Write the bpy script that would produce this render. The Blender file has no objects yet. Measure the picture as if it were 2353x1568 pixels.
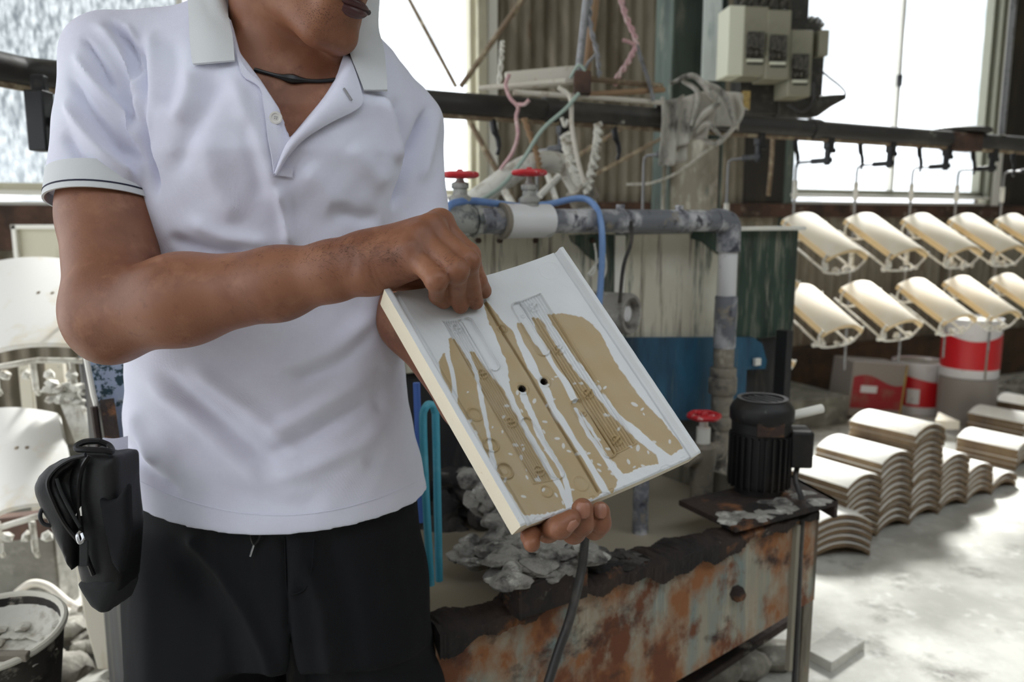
import bpy, math, random
import numpy as np
from mathutils import Vector, Matrix
from mathutils.bvhtree import BVHTree

C = bpy.context.scene.collection
R = math.radians
RNG = random.Random(7)

# ------------------------------------------------------------------ camera, sky, sun, exposure
FPX = 2353 * 28 / 36.0
PITCH = R(8.7)
CAMZ = 1.25
cam_data = bpy.data.cameras.new('camera')
cam_data.lens = 28
cam_data.sensor_width = 36
cam_data.clip_start = 0.05
cam_data.dof.use_dof = True
cam_data.dof.focus_distance = 0.93
cam_data.dof.aperture_fstop = 5.0
cam = bpy.data.objects.new('camera', cam_data)
cam.location = (0, 0, CAMZ)
cam.rotation_euler = (R(90) - PITCH, 0, 0)
C.objects.link(cam)
bpy.context.scene.camera = cam

vs = bpy.context.scene.view_settings
vs.view_transform = 'Standard'
vs.look = 'None'
vs.gamma = 1.0
vs.use_curve_mapping = False
vs.exposure = 0.14
bpy.context.scene.cycles.use_denoising = True
bpy.context.scene.cycles.max_bounces = 8
bpy.context.scene.cycles.diffuse_bounces = 4
bpy.context.scene.cycles.transparent_max_bounces = 12
bpy.context.scene.cycles.caustics_reflective = False
bpy.context.scene.cycles.caustics_refractive = False

world = bpy.data.worlds.new('sky')
bpy.context.scene.world = world
world.use_nodes = True
wt = world.node_tree
wt.nodes.clear()
w_out = wt.nodes.new('ShaderNodeOutputWorld')
w_bg = wt.nodes.new('ShaderNodeBackground')
w_tc = wt.nodes.new('ShaderNodeTexCoord')
w_no = wt.nodes.new('ShaderNodeTexNoise')
w_no.inputs['Scale'].default_value = 5.0
w_no.inputs['Detail'].default_value = 5.0
w_cr = wt.nodes.new('ShaderNodeValToRGB')
w_cr.color_ramp.elements[0].position = 0.45
w_cr.color_ramp.elements[0].color = (0.27, 0.294, 0.31, 1)
w_cr.color_ramp.elements[1].position = 0.63
w_cr.color_ramp.elements[1].color = (0.965, 0.985, 1.02, 1)
w_bg.inputs['Strength'].default_value = 3.35
wt.links.new(w_tc.outputs['Generated'], w_no.inputs['Vector'])
wt.links.new(w_no.outputs['Fac'], w_cr.inputs['Fac'])
wt.links.new(w_cr.outputs['Color'], w_bg.inputs['Color'])
wt.links.new(w_bg.outputs['Background'], w_out.inputs['Surface'])

sun_data = bpy.data.lights.new('sun', 'SUN')
sun_data.energy = 16.0
sun_data.angle = R(14)
sun_data.color = (1.0, 0.975, 0.94)
sun = bpy.data.objects.new('sun', sun_data)
sun.location = (3, 9, 8)
# light travels towards -Y, down and a little to -X: it comes in through the back windows
sun.rotation_euler = Vector((-0.30, -0.80, -0.72)).to_track_quat('-Z', 'Y').to_euler()
C.objects.link(sun)

# ------------------------------------------------------------------ picture <-> place helpers
FWD = np.array([0, math.cos(PITCH), -math.sin(PITCH)])
UPV = np.array([0, math.sin(PITCH), math.cos(PITCH)])
RGT = np.array([1.0, 0, 0])
CAM = np.array([0, 0, CAMZ])

def ray(u, v):
    return FWD + RGT * ((u - 1176.5) / FPX) + UPV * ((784 - v) / FPX)

def P(u, v, Y):
    """point on the sight line of (u, v) at world depth Y"""
    r = ray(u, v)
    return CAM + r * (Y / r[1])

def PD(u, v, d):
    """point on the sight line of (u, v) at distance d along the lens axis"""
    return CAM + ray(u, v) * d

def PZ(u, v, z):
    r = ray(u, v)
    return CAM + r * ((z - CAMZ) / r[2])

def proj(p):
    q = np.asarray(p) - CAM
    d = q @ FWD
    return 1176.5 + (q @ RGT) / d * FPX, 784 - (q @ UPV) / d * FPX, d

def nrm(a):
    a = np.asarray(a, float)
    return a / (np.linalg.norm(a) + 1e-12)

# ------------------------------------------------------------------ materials
MATS = {}

def lin(c):
    """sRGB 0-255 -> linear"""
    out = []
    for x in c:
        x = x / 255.0
        out.append(x / 12.92 if x <= 0.04045 else ((x + 0.055) / 1.055) ** 2.4)
    return tuple(out) + (1.0,)

def mat(name, col, rough=0.6, metal=0.0, layers=(), bump=None, spec=0.5, attr=None, sss=0.0):
    """layers: (colour, scale or (sx,sy,sz), lo, hi[, detail]) noise-masked colours painted over the base.
    bump: (scale, strength, distance).  attr: name of a colour attribute that replaces the base colour."""
    m = bpy.data.materials.new(name)
    m.use_nodes = True
    nt = m.node_tree
    b = nt.nodes['Principled BSDF']
    b.inputs['Roughness'].default_value = rough
    b.inputs['Metallic'].default_value = metal
    b.inputs['Specular IOR Level'].default_value = spec
    if sss:
        b.inputs['Subsurface Weight'].default_value = sss
        b.inputs['Subsurface Radius'].default_value = (0.008, 0.003, 0.0015)
    c = lin(col)
    b.inputs['Base Color'].default_value = c
    tc = nt.nodes.new('ShaderNodeTexCoord')
    cur = None
    if attr:
        a = nt.nodes.new('ShaderNodeAttribute')
        a.attribute_name = attr
        cur = a.outputs['Color']
    for i, L in enumerate(layers):
        col2, sc, lo, hi = L[:4]
        det = L[4] if len(L) > 4 else 6.0
        mp = nt.nodes.new('ShaderNodeMapping')
        mp.inputs['Scale'].default_value = (sc, sc, sc) if not isinstance(sc, tuple) else sc
        mp.inputs['Location'].default_value = (i * 3.7, i * 1.9, i * 5.3)
        nt.links.new(tc.outputs['Object'], mp.inputs['Vector'])
        no = nt.nodes.new('ShaderNodeTexNoise')
        no.inputs['Scale'].default_value = 1.0
        no.inputs['Detail'].default_value = det
        no.inputs['Roughness'].default_value = 0.62
        nt.links.new(mp.outputs['Vector'], no.inputs['Vector'])
        mr = nt.nodes.new('ShaderNodeMapRange')
        mr.inputs['From Min'].default_value = lo
        mr.inputs['From Max'].default_value = hi
        nt.links.new(no.outputs['Fac'], mr.inputs['Value'])
        mx = nt.nodes.new('ShaderNodeMix')
        mx.data_type = 'RGBA'
        if cur is None:
            mx.inputs['A'].default_value = c
        else:
            nt.links.new(cur, mx.inputs['A'])
        mx.inputs['B'].default_value = lin(col2)
        nt.links.new(mr.outputs['Result'], mx.inputs['Factor'])
        cur = mx.outputs['Result']
    if cur is not None:
        nt.links.new(cur, b.inputs['Base Color'])
    if bump:
        no = nt.nodes.new('ShaderNodeTexNoise')
        no.inputs['Scale'].default_value = bump[0]
        no.inputs['Detail'].default_value = 4.0
        nt.links.new(tc.outputs['Object'], no.inputs['Vector'])
        bp = nt.nodes.new('ShaderNodeBump')
        bp.inputs['Strength'].default_value = bump[1]
        bp.inputs['Distance'].default_value = bump[2]
        nt.links.new(no.outputs['Fac'], bp.inputs['Height'])
        nt.links.new(bp.outputs['Normal'], b.inputs['Normal'])
    MATS[name] = m
    return m

def glass(name, tint, dirt_lo, dirt_hi, rough=0.0, scale=(5, 5, 2)):
    """thin window glass: see-through, a little mirror, patches of dirt that scatter the daylight"""
    m = bpy.data.materials.new(name)
    m.use_nodes = True
    nt = m.node_tree
    nt.nodes.clear()
    out = nt.nodes.new('ShaderNodeOutputMaterial')
    tr = nt.nodes.new('ShaderNodeBsdfTransparent')
    tr.inputs['Color'].default_value = tint
    gl = nt.nodes.new('ShaderNodeBsdfGlossy')
    gl.inputs['Roughness'].default_value = 0.05
    tl = nt.nodes.new('ShaderNodeBsdfTranslucent')
    tl.inputs['Color'].default_value = (0.85, 0.88, 0.90, 1)
    m1 = nt.nodes.new('ShaderNodeMixShader')
    m1.inputs['Fac'].default_value = 0.05
    nt.links.new(tr.outputs['BSDF'], m1.inputs[1])
    nt.links.new(gl.outputs['BSDF'], m1.inputs[2])
    tc = nt.nodes.new('ShaderNodeTexCoord')
    mp = nt.nodes.new('ShaderNodeMapping')
    mp.inputs['Scale'].default_value = scale
    no = nt.nodes.new('ShaderNodeTexNoise')
    no.inputs['Scale'].default_value = 3.35
    no.inputs['Detail'].default_value = 6.0
    nt.links.new(tc.outputs['Object'], mp.inputs['Vector'])
    nt.links.new(mp.outputs['Vector'], no.inputs['Vector'])
    mr = nt.nodes.new('ShaderNodeMapRange')
    mr.inputs['From Min'].default_value = 0.35
    mr.inputs['From Max'].default_value = 0.7
    mr.inputs['To Min'].default_value = dirt_lo
    mr.inputs['To Max'].default_value = dirt_hi
    nt.links.new(no.outputs['Fac'], mr.inputs['Value'])
    m2 = nt.nodes.new('ShaderNodeMixShader')
    nt.links.new(mr.outputs['Result'], m2.inputs['Fac'])
    nt.links.new(m1.outputs['Shader'], m2.inputs[1])
    nt.links.new(tl.outputs['BSDF'], m2.inputs[2])
    nt.links.new(m2.outputs['Shader'], out.inputs['Surface'])
    MATS[name] = m
    return m

mat('concrete', (176, 174, 166), 0.75, layers=[((214, 212, 204), 2.2, .42, .62), ((120, 116, 108), 5.0, .56, .72), ((225, 224, 218), 14.0, .55, .75)], bump=(40, .4, .004))
mat('grey_concrete', (128, 126, 118), 0.85, layers=[((88, 85, 78), 4.0, .45, .65), ((165, 163, 155), 11.0, .52, .7)], bump=(30, .6, .006))
mat('sheet_wall', (148, 140, 124), 0.7, layers=[((108, 98, 82), (5, 5, 1.2), .42, .62), ((170, 160, 142), (9, 9, 2.0), .55, .72), ((110, 82, 58), (14, 14, 3), .62, .75)])
mat('roof_sheet', (176, 172, 160), 0.8, layers=[((150, 142, 124), 3.0, .45, .65)])
mat('dark_wall', (52, 48, 44), 0.8, layers=[((78, 70, 60), (4, 4, 1.0), .45, .65)])
mat('rust_beam', (92, 68, 56), 0.85, layers=[((60, 46, 40), 6.0, .4, .6), ((156, 142, 126), 12.0, .58, .7)], bump=(60, .5, .003))
mat('brown_beam', (84, 64, 46), 0.8, layers=[((52, 42, 34), 5.0, .4, .65)], bump=(40, .4, .003))
mat('frame_paint', (205, 200, 178), 0.5, layers=[((150, 142, 116), (6, 6, 2), .5, .7)])
mat('frame_grey', (140, 140, 126), 0.5, 0.3)
mat('frame_white', (238, 236, 228), 0.5)
mat('column_paint', (96, 108, 100), 0.6, layers=[((66, 76, 72), (6, 6, 1.2), .45, .62), ((134, 138, 126), (14, 14, 4), .57, .68), ((92, 66, 52), (20, 20, 6), .63, .72)])
mat('column_peeled', (140, 134, 120), 0.75, layers=[((206, 202, 190), (9, 9, 3), .5, .62), ((92, 78, 62), (7, 7, 2), .5, .7), ((80, 96, 90), (16, 16, 5), .6, .7)])
mat('white_strip', (222, 230, 226), 0.4, layers=[((150, 170, 164), (30, 30, 3), .55, .7)])
mat('track_black', (58, 56, 55), 0.55, 0.2, layers=[((88, 84, 78), (5, 5, 9), .5, .7), ((205, 202, 192), 16.0, .69, .73)], bump=(50, .3, .002))
mat('black_iron', (34, 34, 37), 0.45, 0.3, layers=[((72, 68, 64), 20.0, .55, .75)])
mat('rod_steel', (140, 140, 142), 0.45, 0.3, layers=[((84, 82, 84), 20.0, .5, .7)])
mat('white_crust', (224, 222, 214), 0.8, layers=[((168, 160, 146), 30.0, .5, .7)], bump=(90, .8, .004))
mat('raw_tile', (242, 230, 208), 0.75, layers=[((246, 238, 222), 8.0, .45, .65)])
mat('white_tile', (238, 236, 232), 0.55, layers=[((226, 214, 190), (7, 7, 7), .52, .7)])
mat('stack_tile', (236, 232, 222), 0.8, layers=[((244, 242, 236), 5.0, .42, .58), ((214, 202, 180), 11.0, .6, .75)])
mat('bare_clay', (122, 102, 78), 0.85, layers=[((98, 80, 62), 9.0, .45, .65), ((150, 128, 98), 20.0, .58, .72)])
mat('cream_clay', (222, 196, 152), 0.8, layers=[((200, 172, 128), 9.0, .5, .7)])
mat('stack_tile_dirty', (224, 216, 200), 0.8, layers=[((240, 238, 230), 6.0, .4, .6), ((70, 64, 56), 70.0, .62, .68)])
mat('booth_cream', (206, 200, 182), 0.6, layers=[((222, 218, 204), 4.0, .45, .6), ((58, 80, 68), (20, 20, 3.0), .54, .66), ((120, 112, 98), (34, 34, 3), .54, .68), ((172, 116, 60), (12, 12, 6), .66, .74)])
mat('booth_green', (46, 68, 58), 0.5, layers=[((138, 136, 122), (34, 34, 4), .49, .66), ((22, 26, 26), (10, 10, 2), .5, .7), ((170, 166, 150), (50, 50, 5), .6, .72)])
mat('booth_blue', (40, 92, 122), 0.5, layers=[((26, 56, 78), (8, 8, 2), .45, .65), ((92, 108, 110), (40, 40, 4), .6, .75)])
mat('booth_speckle', (168, 182, 206), 0.5, layers=[((36, 66, 76), 60.0, .50, .56, 4), ((196, 202, 206), 50.0, .58, .7)])
mat('booth_dark', (40, 40, 42), 0.7, layers=[((86, 80, 72), (16, 16, 3), .52, .7), ((66, 90, 100), (10, 10, 2), .62, .75)])
mat('rust_steel', (158, 148, 130), 0.75, layers=[((118, 134, 132), (9, 9, 1.3), .46, .60), ((188, 176, 156), (26, 26, 1.8), .54, .68), ((142, 92, 54), (5.5, 5.5, 4.0), .43, .54, 9), ((108, 62, 36), (11, 11, 8), .50, .60, 9), ((58, 38, 32), (7, 7, 9), .57, .66, 8)], bump=(60, .5, .003))
mat('dark_rust', (58, 44, 38), 0.85, layers=[((30, 26, 26), 6.0, .42, .6), ((132, 86, 52), (9, 9, 12), .57, .68), ((140, 132, 120), (14, 14, 22), .64, .72)], bump=(45, .9, .006))
mat('weathered_post', (142, 136, 122), 0.7, layers=[((92, 84, 72), (14, 14, 2), .48, .64), ((146, 98, 56), (16, 16, 5), .62, .72)])
mat('slurry', (158, 148, 130), 0.35, layers=[((172, 162, 144), 3.0, .4, .7)])
mat('light_slurry', (146, 140, 132), 0.35, layers=[((156, 150, 142), 3.0, .4, .7)])
mat('glaze_crust', (150, 147, 142), 0.85, layers=[((66, 63, 62), 16.0, .48, .62), ((210, 208, 202), 24.0, .55, .68)], bump=(70, 1.0, .006))
mat('dark_crust', (70, 66, 63), 0.85, layers=[((34, 32, 33), 14.0, .45, .6), ((150, 146, 140), 20.0, .6, .7)], bump=(70, 1.0, .006))
mat('rubble', (150, 146, 136), 0.9, layers=[((92, 88, 80), 9.0, .45, .65), ((200, 197, 188), 22.0, .56, .7)], bump=(80, .8, .005))
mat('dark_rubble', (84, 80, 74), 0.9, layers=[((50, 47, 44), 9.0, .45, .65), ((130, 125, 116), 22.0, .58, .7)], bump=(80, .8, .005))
mat('pvc_dusty', (112, 114, 122), 0.5, layers=[((196, 196, 200), (9, 9, 9), .47, .58), ((60, 60, 70), 26.0, .56, .66), ((150, 140, 124), 20.0, .6, .72)])
mat('pvc_white', (224, 224, 226), 0.45, layers=[((160, 158, 160), 22.0, .6, .7)])
mat('pvc_grime', (136, 128, 116), 0.7, layers=[((72, 68, 66), 12.0, .46, .62), ((176, 168, 152), 24.0, .55, .68)], bump=(60, .6, .003))
mat('valve_iron', (160, 160, 154), 0.6, layers=[((84, 88, 88), 30.0, .5, .62), ((206, 206, 200), 18.0, .55, .7)])
mat('red_paint', (196, 34, 44), 0.4, layers=[((232, 214, 208), 60.0, .60, .68)])
mat('hose_blue', (120, 154, 206), 0.35, layers=[((88, 120, 178), 6.0, .5, .7)])
mat('turquoise', (74, 164, 190), 0.4, layers=[((120, 196, 216), 10.0, .5, .7)])
mat('blue_plastic', (84, 120, 200), 0.4)
mat('motor_black', (30, 29, 30), 0.5, 0.2, layers=[((52, 44, 40), 8.0, .5, .7), ((84, 82, 80), 40.0, .68, .75)])
mat('cable_black', (48, 46, 46), 0.5, layers=[((84, 78, 72), 12.0, .5, .7)])
mat('grey_cup', (150, 146, 140), 0.5, layers=[((98, 92, 88), 20.0, .5, .65), ((196, 192, 186), 14.0, .56, .7)])
mat('box_cream_shaded', (146, 143, 124), 0.45, layers=[((128, 124, 106), 5.0, .45, .65)])  # cream case fronts with shade put into the colour; also tan junction box
mat('box_cream_lit', (226, 226, 206), 0.45)  # lit copy of the case cream, brightness put into the colour
mat('box_dark', (52, 50, 46), 0.6, layers=[((84, 80, 72), 30.0, .52, .68)])
mat('box_fitting', (86, 82, 72), 0.5, layers=[((46, 44, 40), 40.0, .48, .6), ((140, 134, 118), 60.0, .6, .7)])
mat('tag_yellow', (178, 152, 92), 0.6, layers=[((140, 116, 66), 60.0, .52, .6)])
mat('rag', (204, 200, 190), 0.9, layers=[((96, 92, 86), (12, 12, 5), .48, .64), ((214, 211, 203), (20, 20, 9), .56, .7)], bump=(300, .5, .002))
mat('wire_white', (220, 218, 208), 0.6, layers=[((150, 140, 122), 40.0, .5, .65)])
mat('wire_pink', (200, 160, 162), 0.6, layers=[((226, 206, 200), 40.0, .5, .65)])
mat('wire_rust', (156, 126, 96), 0.7)
mat('wire_green', (160, 178, 168), 0.6)
mat('rust_rod', (122, 104, 84), 0.8, layers=[((180, 166, 140), 24.0, .5, .66)])
mat('plank_white', (216, 210, 198), 0.7, layers=[((178, 160, 140), (20, 20, 20), .55, .7)])
mat('tin_red', (206, 30, 40), 0.35)
mat('tin_dull_red', (158, 40, 46), 0.5, layers=[((150, 96, 82), 10.0, .5, .7)])
mat('tin_white', (226, 224, 226), 0.35, layers=[((180, 172, 170), 14.0, .6, .75)])
mat('tin_grey', (150, 142, 136), 0.5)
mat('tin_metal', (170, 168, 158), 0.3, 0.6)
mat('print_grey', (140, 140, 144), 0.5)
mat('bucket_white', (222, 218, 206), 0.5, layers=[((160, 130, 100), 20.0, .6, .72)])
mat('bucket_dark', (62, 58, 54), 0.7, layers=[((30, 28, 28), 12.0, .45, .6), ((150, 144, 134), 26.0, .58, .68)])
mat('white_post', (206, 200, 184), 0.7, layers=[((166, 148, 120), (10, 10, 3), .52, .7), ((120, 112, 100), 16.0, .63, .72)])
mat('skin', (140, 93, 69), 0.48, layers=[((120, 76, 56), 9.0, .45, .65), ((156, 108, 82), 22.0, .52, .72), ((112, 70, 54), 60.0, .60, .78)], bump=(420, .25, .001), sss=0.06, spec=0.4)
mat('nail', (152, 106, 86), 0.35)
mat('lips', (78, 46, 46), 0.4)
mat('mouth', (40, 20, 22), 0.6)
mat('hair', (22, 19, 18), 0.5)
mat('black_cloth', (22, 23, 26), 0.85, layers=[((36, 36, 38), (7, 7, 2), .45, .7)], bump=(700, .3, .001), spec=0.2)
mat('pouch_cloth', (14, 14, 16), 0.5, layers=[((26, 25, 27), 8.0, .5, .7)], bump=(900, .4, .001))
mat('zipper', (14, 14, 16), 0.3, 0.2)
mat('pouch_grey', (34, 36, 37), 0.85, bump=(900, .4, .001))
mat('steel', (190, 192, 196), 0.25, 0.9)
mat('rib_knit', (214, 217, 220), 0.85, bump=(900, .4, .001), spec=0.2)
mat('navy', (26, 28, 52), 0.8)
mat('button', (224, 222, 220), 0.3)
mat('tile_held', (200, 200, 200), 0.5, attr='glaze', layers=[((190, 170, 130), 300.0, .70, .78)], bump=(500, .25, .0006))
mat('tile_side', (232, 222, 200), 0.6, layers=[((236, 228, 210), 8.0, .45, .65), ((196, 160, 110), 60.0, .70, .76)], bump=(300, .3, .001))

def shirt_material():
    m = mat('polo_white', (224, 226, 243), 0.85, layers=[((215, 214, 232), 5.0, .45, .7)], spec=0.2)
    nt = m.node_tree
    b = nt.nodes['Principled BSDF']
    tc = nt.nodes.new('ShaderNodeTexCoord')
    vo = nt.nodes.new('ShaderNodeTexVoronoi')
    vo.inputs['Scale'].default_value = 620.0
    vo.inputs['Randomness'].default_value = 0.35
    nt.links.new(tc.outputs['Object'], vo.inputs['Vector'])
    bp = nt.nodes.new('ShaderNodeBump')
    bp.inputs['Strength'].default_value = 0.5
    bp.inputs['Distance'].default_value = 0.0007
    bp.invert = True
    nt.links.new(vo.outputs['Distance'], bp.inputs['Height'])
    nt.links.new(bp.outputs['Normal'], b.inputs['Normal'])
    b.inputs['Sheen Weight'].default_value = 0.15
shirt_material()
glass('glass_clear', (0.97, 0.99, 1.0, 1), 0.02, 0.10)
glass('glass_rain', (0.46, 0.485, 0.50, 1), 0.02, 0.26, scale=(16, 16, 6))

# ------------------------------------------------------------------ mesh helpers
class M:
    """collects vertices and faces of ONE mesh"""
    def __init__(self):
        self.v = []
        self.f = []
        self.mi = []
    def add(self, v, f, mi=0):
        o = len(self.v)
        self.v += [tuple(map(float, p)) for p in v]
        for q in f:
            self.f.append(tuple(i + o for i in q))
            self.mi.append(mi)
        return self
    def box(self, c, s, ax=None, mi=0):
        """box of full size s about c; ax = three axis vectors"""
        c = np.asarray(c, float)
        ax = np.eye(3) if ax is None else np.asarray(ax, float)
        h = np.asarray(s, float) / 2
        v = [c + ax[0] * h[0] * i + ax[1] * h[1] * j + ax[2] * h[2] * k for i in (-1, 1) for j in (-1, 1) for k in (-1, 1)]
        f = [(0, 1, 3, 2), (4, 6, 7, 5), (0, 4, 5, 1), (2, 3, 7, 6), (0, 2, 6, 4), (1, 5, 7, 3)]
        return self.add(v, f, mi)
    def hexa(self, p, mi=0):
        """8 corners: 4 of one end loop, 4 of the other"""
        return self.add(p, [(0, 3, 2, 1), (4, 5, 6, 7), (0, 1, 5, 4), (1, 2, 6, 5), (2, 3, 7, 6), (3, 0, 4, 7)], mi)
    def loft(self, rings, caps=True, mi=0, closed=True):
        n = len(rings[0])
        v = [p for r in rings for p in r]
        f = []
        for i in range(len(rings) - 1):
            for j in range(n if closed else n - 1):
                a, b = i * n + j, i * n + (j + 1) % n
                f.append((a, b, b + n, a + n))
        if caps:
            f.append(tuple(range(n))[::-1])
            f.append(tuple((len(rings) - 1) * n + j for j in range(n)))
        return self.add(v, f, mi)
    def tube(self, pts, r, n=10, mi=0, flat=None):
        pts = [np.asarray(p, float) for p in pts]
        rr = r if isinstance(r, (list, tuple, np.ndarray)) else [r] * len(pts)
        t0 = nrm(pts[1] - pts[0])
        a = np.array([0, 0, 1.0]) if abs(t0[2]) < 0.9 else np.array([1.0, 0, 0])
        x = nrm(np.cross(a, t0))
        rings = []
        for i, p in enumerate(pts):
            t = nrm(pts[min(i + 1, len(pts) - 1)] - pts[max(i - 1, 0)])
            x = nrm(x - t * (x @ t))
            y = np.cross(t, x)
            ring = []
            for k in range(n):
                th = 2 * math.pi * k / n
                ring.append(p + rr[i] * (x * math.cos(th) + y * math.sin(th) * (flat or 1)))
            rings.append(ring)
        return self.loft(rings, mi=mi)
    def lathe(self, prof, o, axis=(0, 0, 1), n=24, mi=0, caps=True):
        """prof: (radius, height) pairs along the axis"""
        o = np.asarray(o, float)
        z = nrm(axis)
        a = np.array([0, 0, 1.0]) if abs(z[2]) < 0.9 else np.array([1.0, 0, 0])
        x = nrm(np.cross(a, z))
        y = np.cross(z, x)
        rings = [[o + z * h + r * (x * math.cos(2 * math.pi * k / n) + y * math.sin(2 * math.pi * k / n)) for k in range(n)] for r, h in prof]
        return self.loft(rings, caps=caps, mi=mi)
    def prism(self, poly, vec, mi=0):
        vec = np.asarray(vec, float)
        a = [np.asarray(p, float) for p in poly]
        return self.loft([a, [p + vec for p in a]], mi=mi)
    def sheet(self, grid, th, mi=0, nv=None):
        """a cloth-like sheet: grid[i][j] of points, thickness th along the surface normal"""
        g = np.asarray(grid, float)
        a, b = g.shape[:2]
        du = np.gradient(g, axis=0)
        dv = np.gradient(g, axis=1)
        nn = np.cross(du, dv)
        nn /= (np.linalg.norm(nn, axis=2, keepdims=True) + 1e-12)
        top = (g + nn * th / 2).reshape(-1, 3)
        bot = (g - nn * th / 2).reshape(-1, 3)
        f = []
        N = a * b
        for i in range(a - 1):
            for j in range(b - 1):
                q = (i * b + j, (i + 1) * b + j, (i + 1) * b + j + 1, i * b + j + 1)
                f.append(q)
                f.append(tuple(x + N for x in q[::-1]))
        edge = [(i, 0) for i in range(a)] + [(a - 1, j) for j in range(1, b)] + [(i, b - 1) for i in range(a - 2, -1, -1)] + [(0, j) for j in range(b - 2, 0, -1)]
        ids = [i * b + j for i, j in edge]
        for k in range(len(ids)):
            x, y = ids[k], ids[(k + 1) % len(ids)]
            f.append((y, x, x + N, y + N))
        return self.add(list(top) + list(bot), f, mi)

def tag(o, label=None, cat=None, group=None, kind=None):
    if label:
        o['label'] = label
    if cat:
        o['category'] = cat
    if group:
        o['group'] = group
    if kind:
        o['kind'] = kind
    return o

def link(o, parent=None):
    C.objects.link(o)
    if parent is not None:
        o.parent = parent
        m = Matrix.Translation(parent.location)
        pp = parent.parent
        while pp is not None:
            m = Matrix.Translation(pp.location) @ m
            pp = pp.parent
        o.matrix_parent_inverse = Matrix.Identity(4)
    return o

def world_loc(o):
    w = Vector(o.location)
    p = o.parent
    while p is not None:
        w += Vector(p.location)
        p = p.parent
    return w

def mk(name, m, mats, parent=None, sharp=38, bevel=0, origin=None, smooth=True, normals=True):
    """links a collected mesh as ONE object; vertices are given in world space"""
    V = np.array(m.v, dtype=np.float64)
    if origin is None:
        if parent is not None:
            origin = world_loc(parent)
        else:
            lo, hi = V.min(0), V.max(0)
            origin = ((lo[0] + hi[0]) / 2, (lo[1] + hi[1]) / 2, lo[2])
    org = np.array(origin, dtype=float)
    me = bpy.data.meshes.new(name)
    me.from_pydata((V - org).tolist(), [], m.f)
    mats = mats if isinstance(mats, (list, tuple)) else [mats]
    for x in mats:
        me.materials.append(MATS[x])
    if len(mats) > 1:
        me.polygons.foreach_set('material_index', m.mi)
    if normals:
        import bmesh
        bm = bmesh.new()
        bm.from_mesh(me)
        bmesh.ops.recalc_face_normals(bm, faces=bm.faces)
        bm.to_mesh(me)
        bm.free()
    me.polygons.foreach_set('use_smooth', [smooth] * len(me.polygons))
    if smooth and sharp:
        me.set_sharp_from_angle(angle=R(sharp))
    me.update()
    o = bpy.data.objects.new(name, me)
    if bevel:
        b = o.modifiers.new('bevel', 'BEVEL')
        b.width = bevel
        b.segments = 2
        b.limit_method = 'ANGLE'
    C.objects.link(o)
    if parent is not None:
        o.parent = parent
        o.location = Vector(org) - world_loc(parent)
    else:
        o.location = Vector(org)
    return o

def empty(name, loc, label, cat, group=None):
    e = bpy.data.objects.new(name, None)
    e.location = Vector([float(x) for x in loc])
    e.empty_display_size = 0.05
    C.objects.link(e)
    return tag(e, label, cat, group)

def copy_tree(o, loc, rot=None, label=None):
    c = o.copy()
    C.objects.link(c)
    c.location = loc
    if rot is not None:
        c.rotation_euler = rot
    if label:
        c['label'] = label
    for ch in o.children:
        d = ch.copy()
        C.objects.link(d)
        d.parent = c
        for g in ch.children:
            h = g.copy()
            C.objects.link(h)
            h.parent = d
    return c

def spline(pts, n=6):
    """Catmull-Rom through the points"""
    p = [np.asarray(q, float) for q in pts]
    p = [2 * p[0] - p[1]] + p + [2 * p[-1] - p[-2]]
    out = []
    for i in range(1, len(p) - 2):
        for k in range(n):
            t = k / n
            a, b, c, d = p[i - 1], p[i], p[i + 1], p[i + 2]
            out.append(0.5 * (2 * b + (c - a) * t + (2 * a - 5 * b + 4 * c - d) * t * t + (3 * b - a - 3 * c + d) * t ** 3))
    out.append(p[-2])
    return out

def vnoise(p, s, seed=0):
    """cheap smooth 3-D noise, -1..1"""
    q = np.asarray(p, float) * s
    o = np.zeros(q.shape[:-1])
    rs = np.random.RandomState(seed)
    for k in range(5):
        w = rs.normal(size=3) * (1 + 0.5 * k)
        o += np.sin(q @ w + rs.uniform(0, 6.28)) / (1 + .35 * k)
    return o / 2.6

def lump(m, c, r, seed, sub=2, rough=0.28, mi=0):
    """one rough stone / crust lump added to m"""
    import bmesh
    bm = bmesh.new()
    bmesh.ops.create_icosphere(bm, subdivisions=sub, radius=1.0)
    v = np.array([x.co[:] for x in bm.verts])
    f = [tuple(x.index for x in q.verts) for q in bm.faces]
    bm.free()
    k = 1 + rough * vnoise(v, 1.7, seed) + rough * .5 * vnoise(v, 4.5, seed + 9)
    rs = np.random.RandomState(seed)
    A = np.linalg.qr(rs.normal(size=(3, 3)))[0]
    v = (v * k[:, None]) @ A.T * np.asarray(r) + np.asarray(c)
    m.add(v, f, mi)

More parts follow.
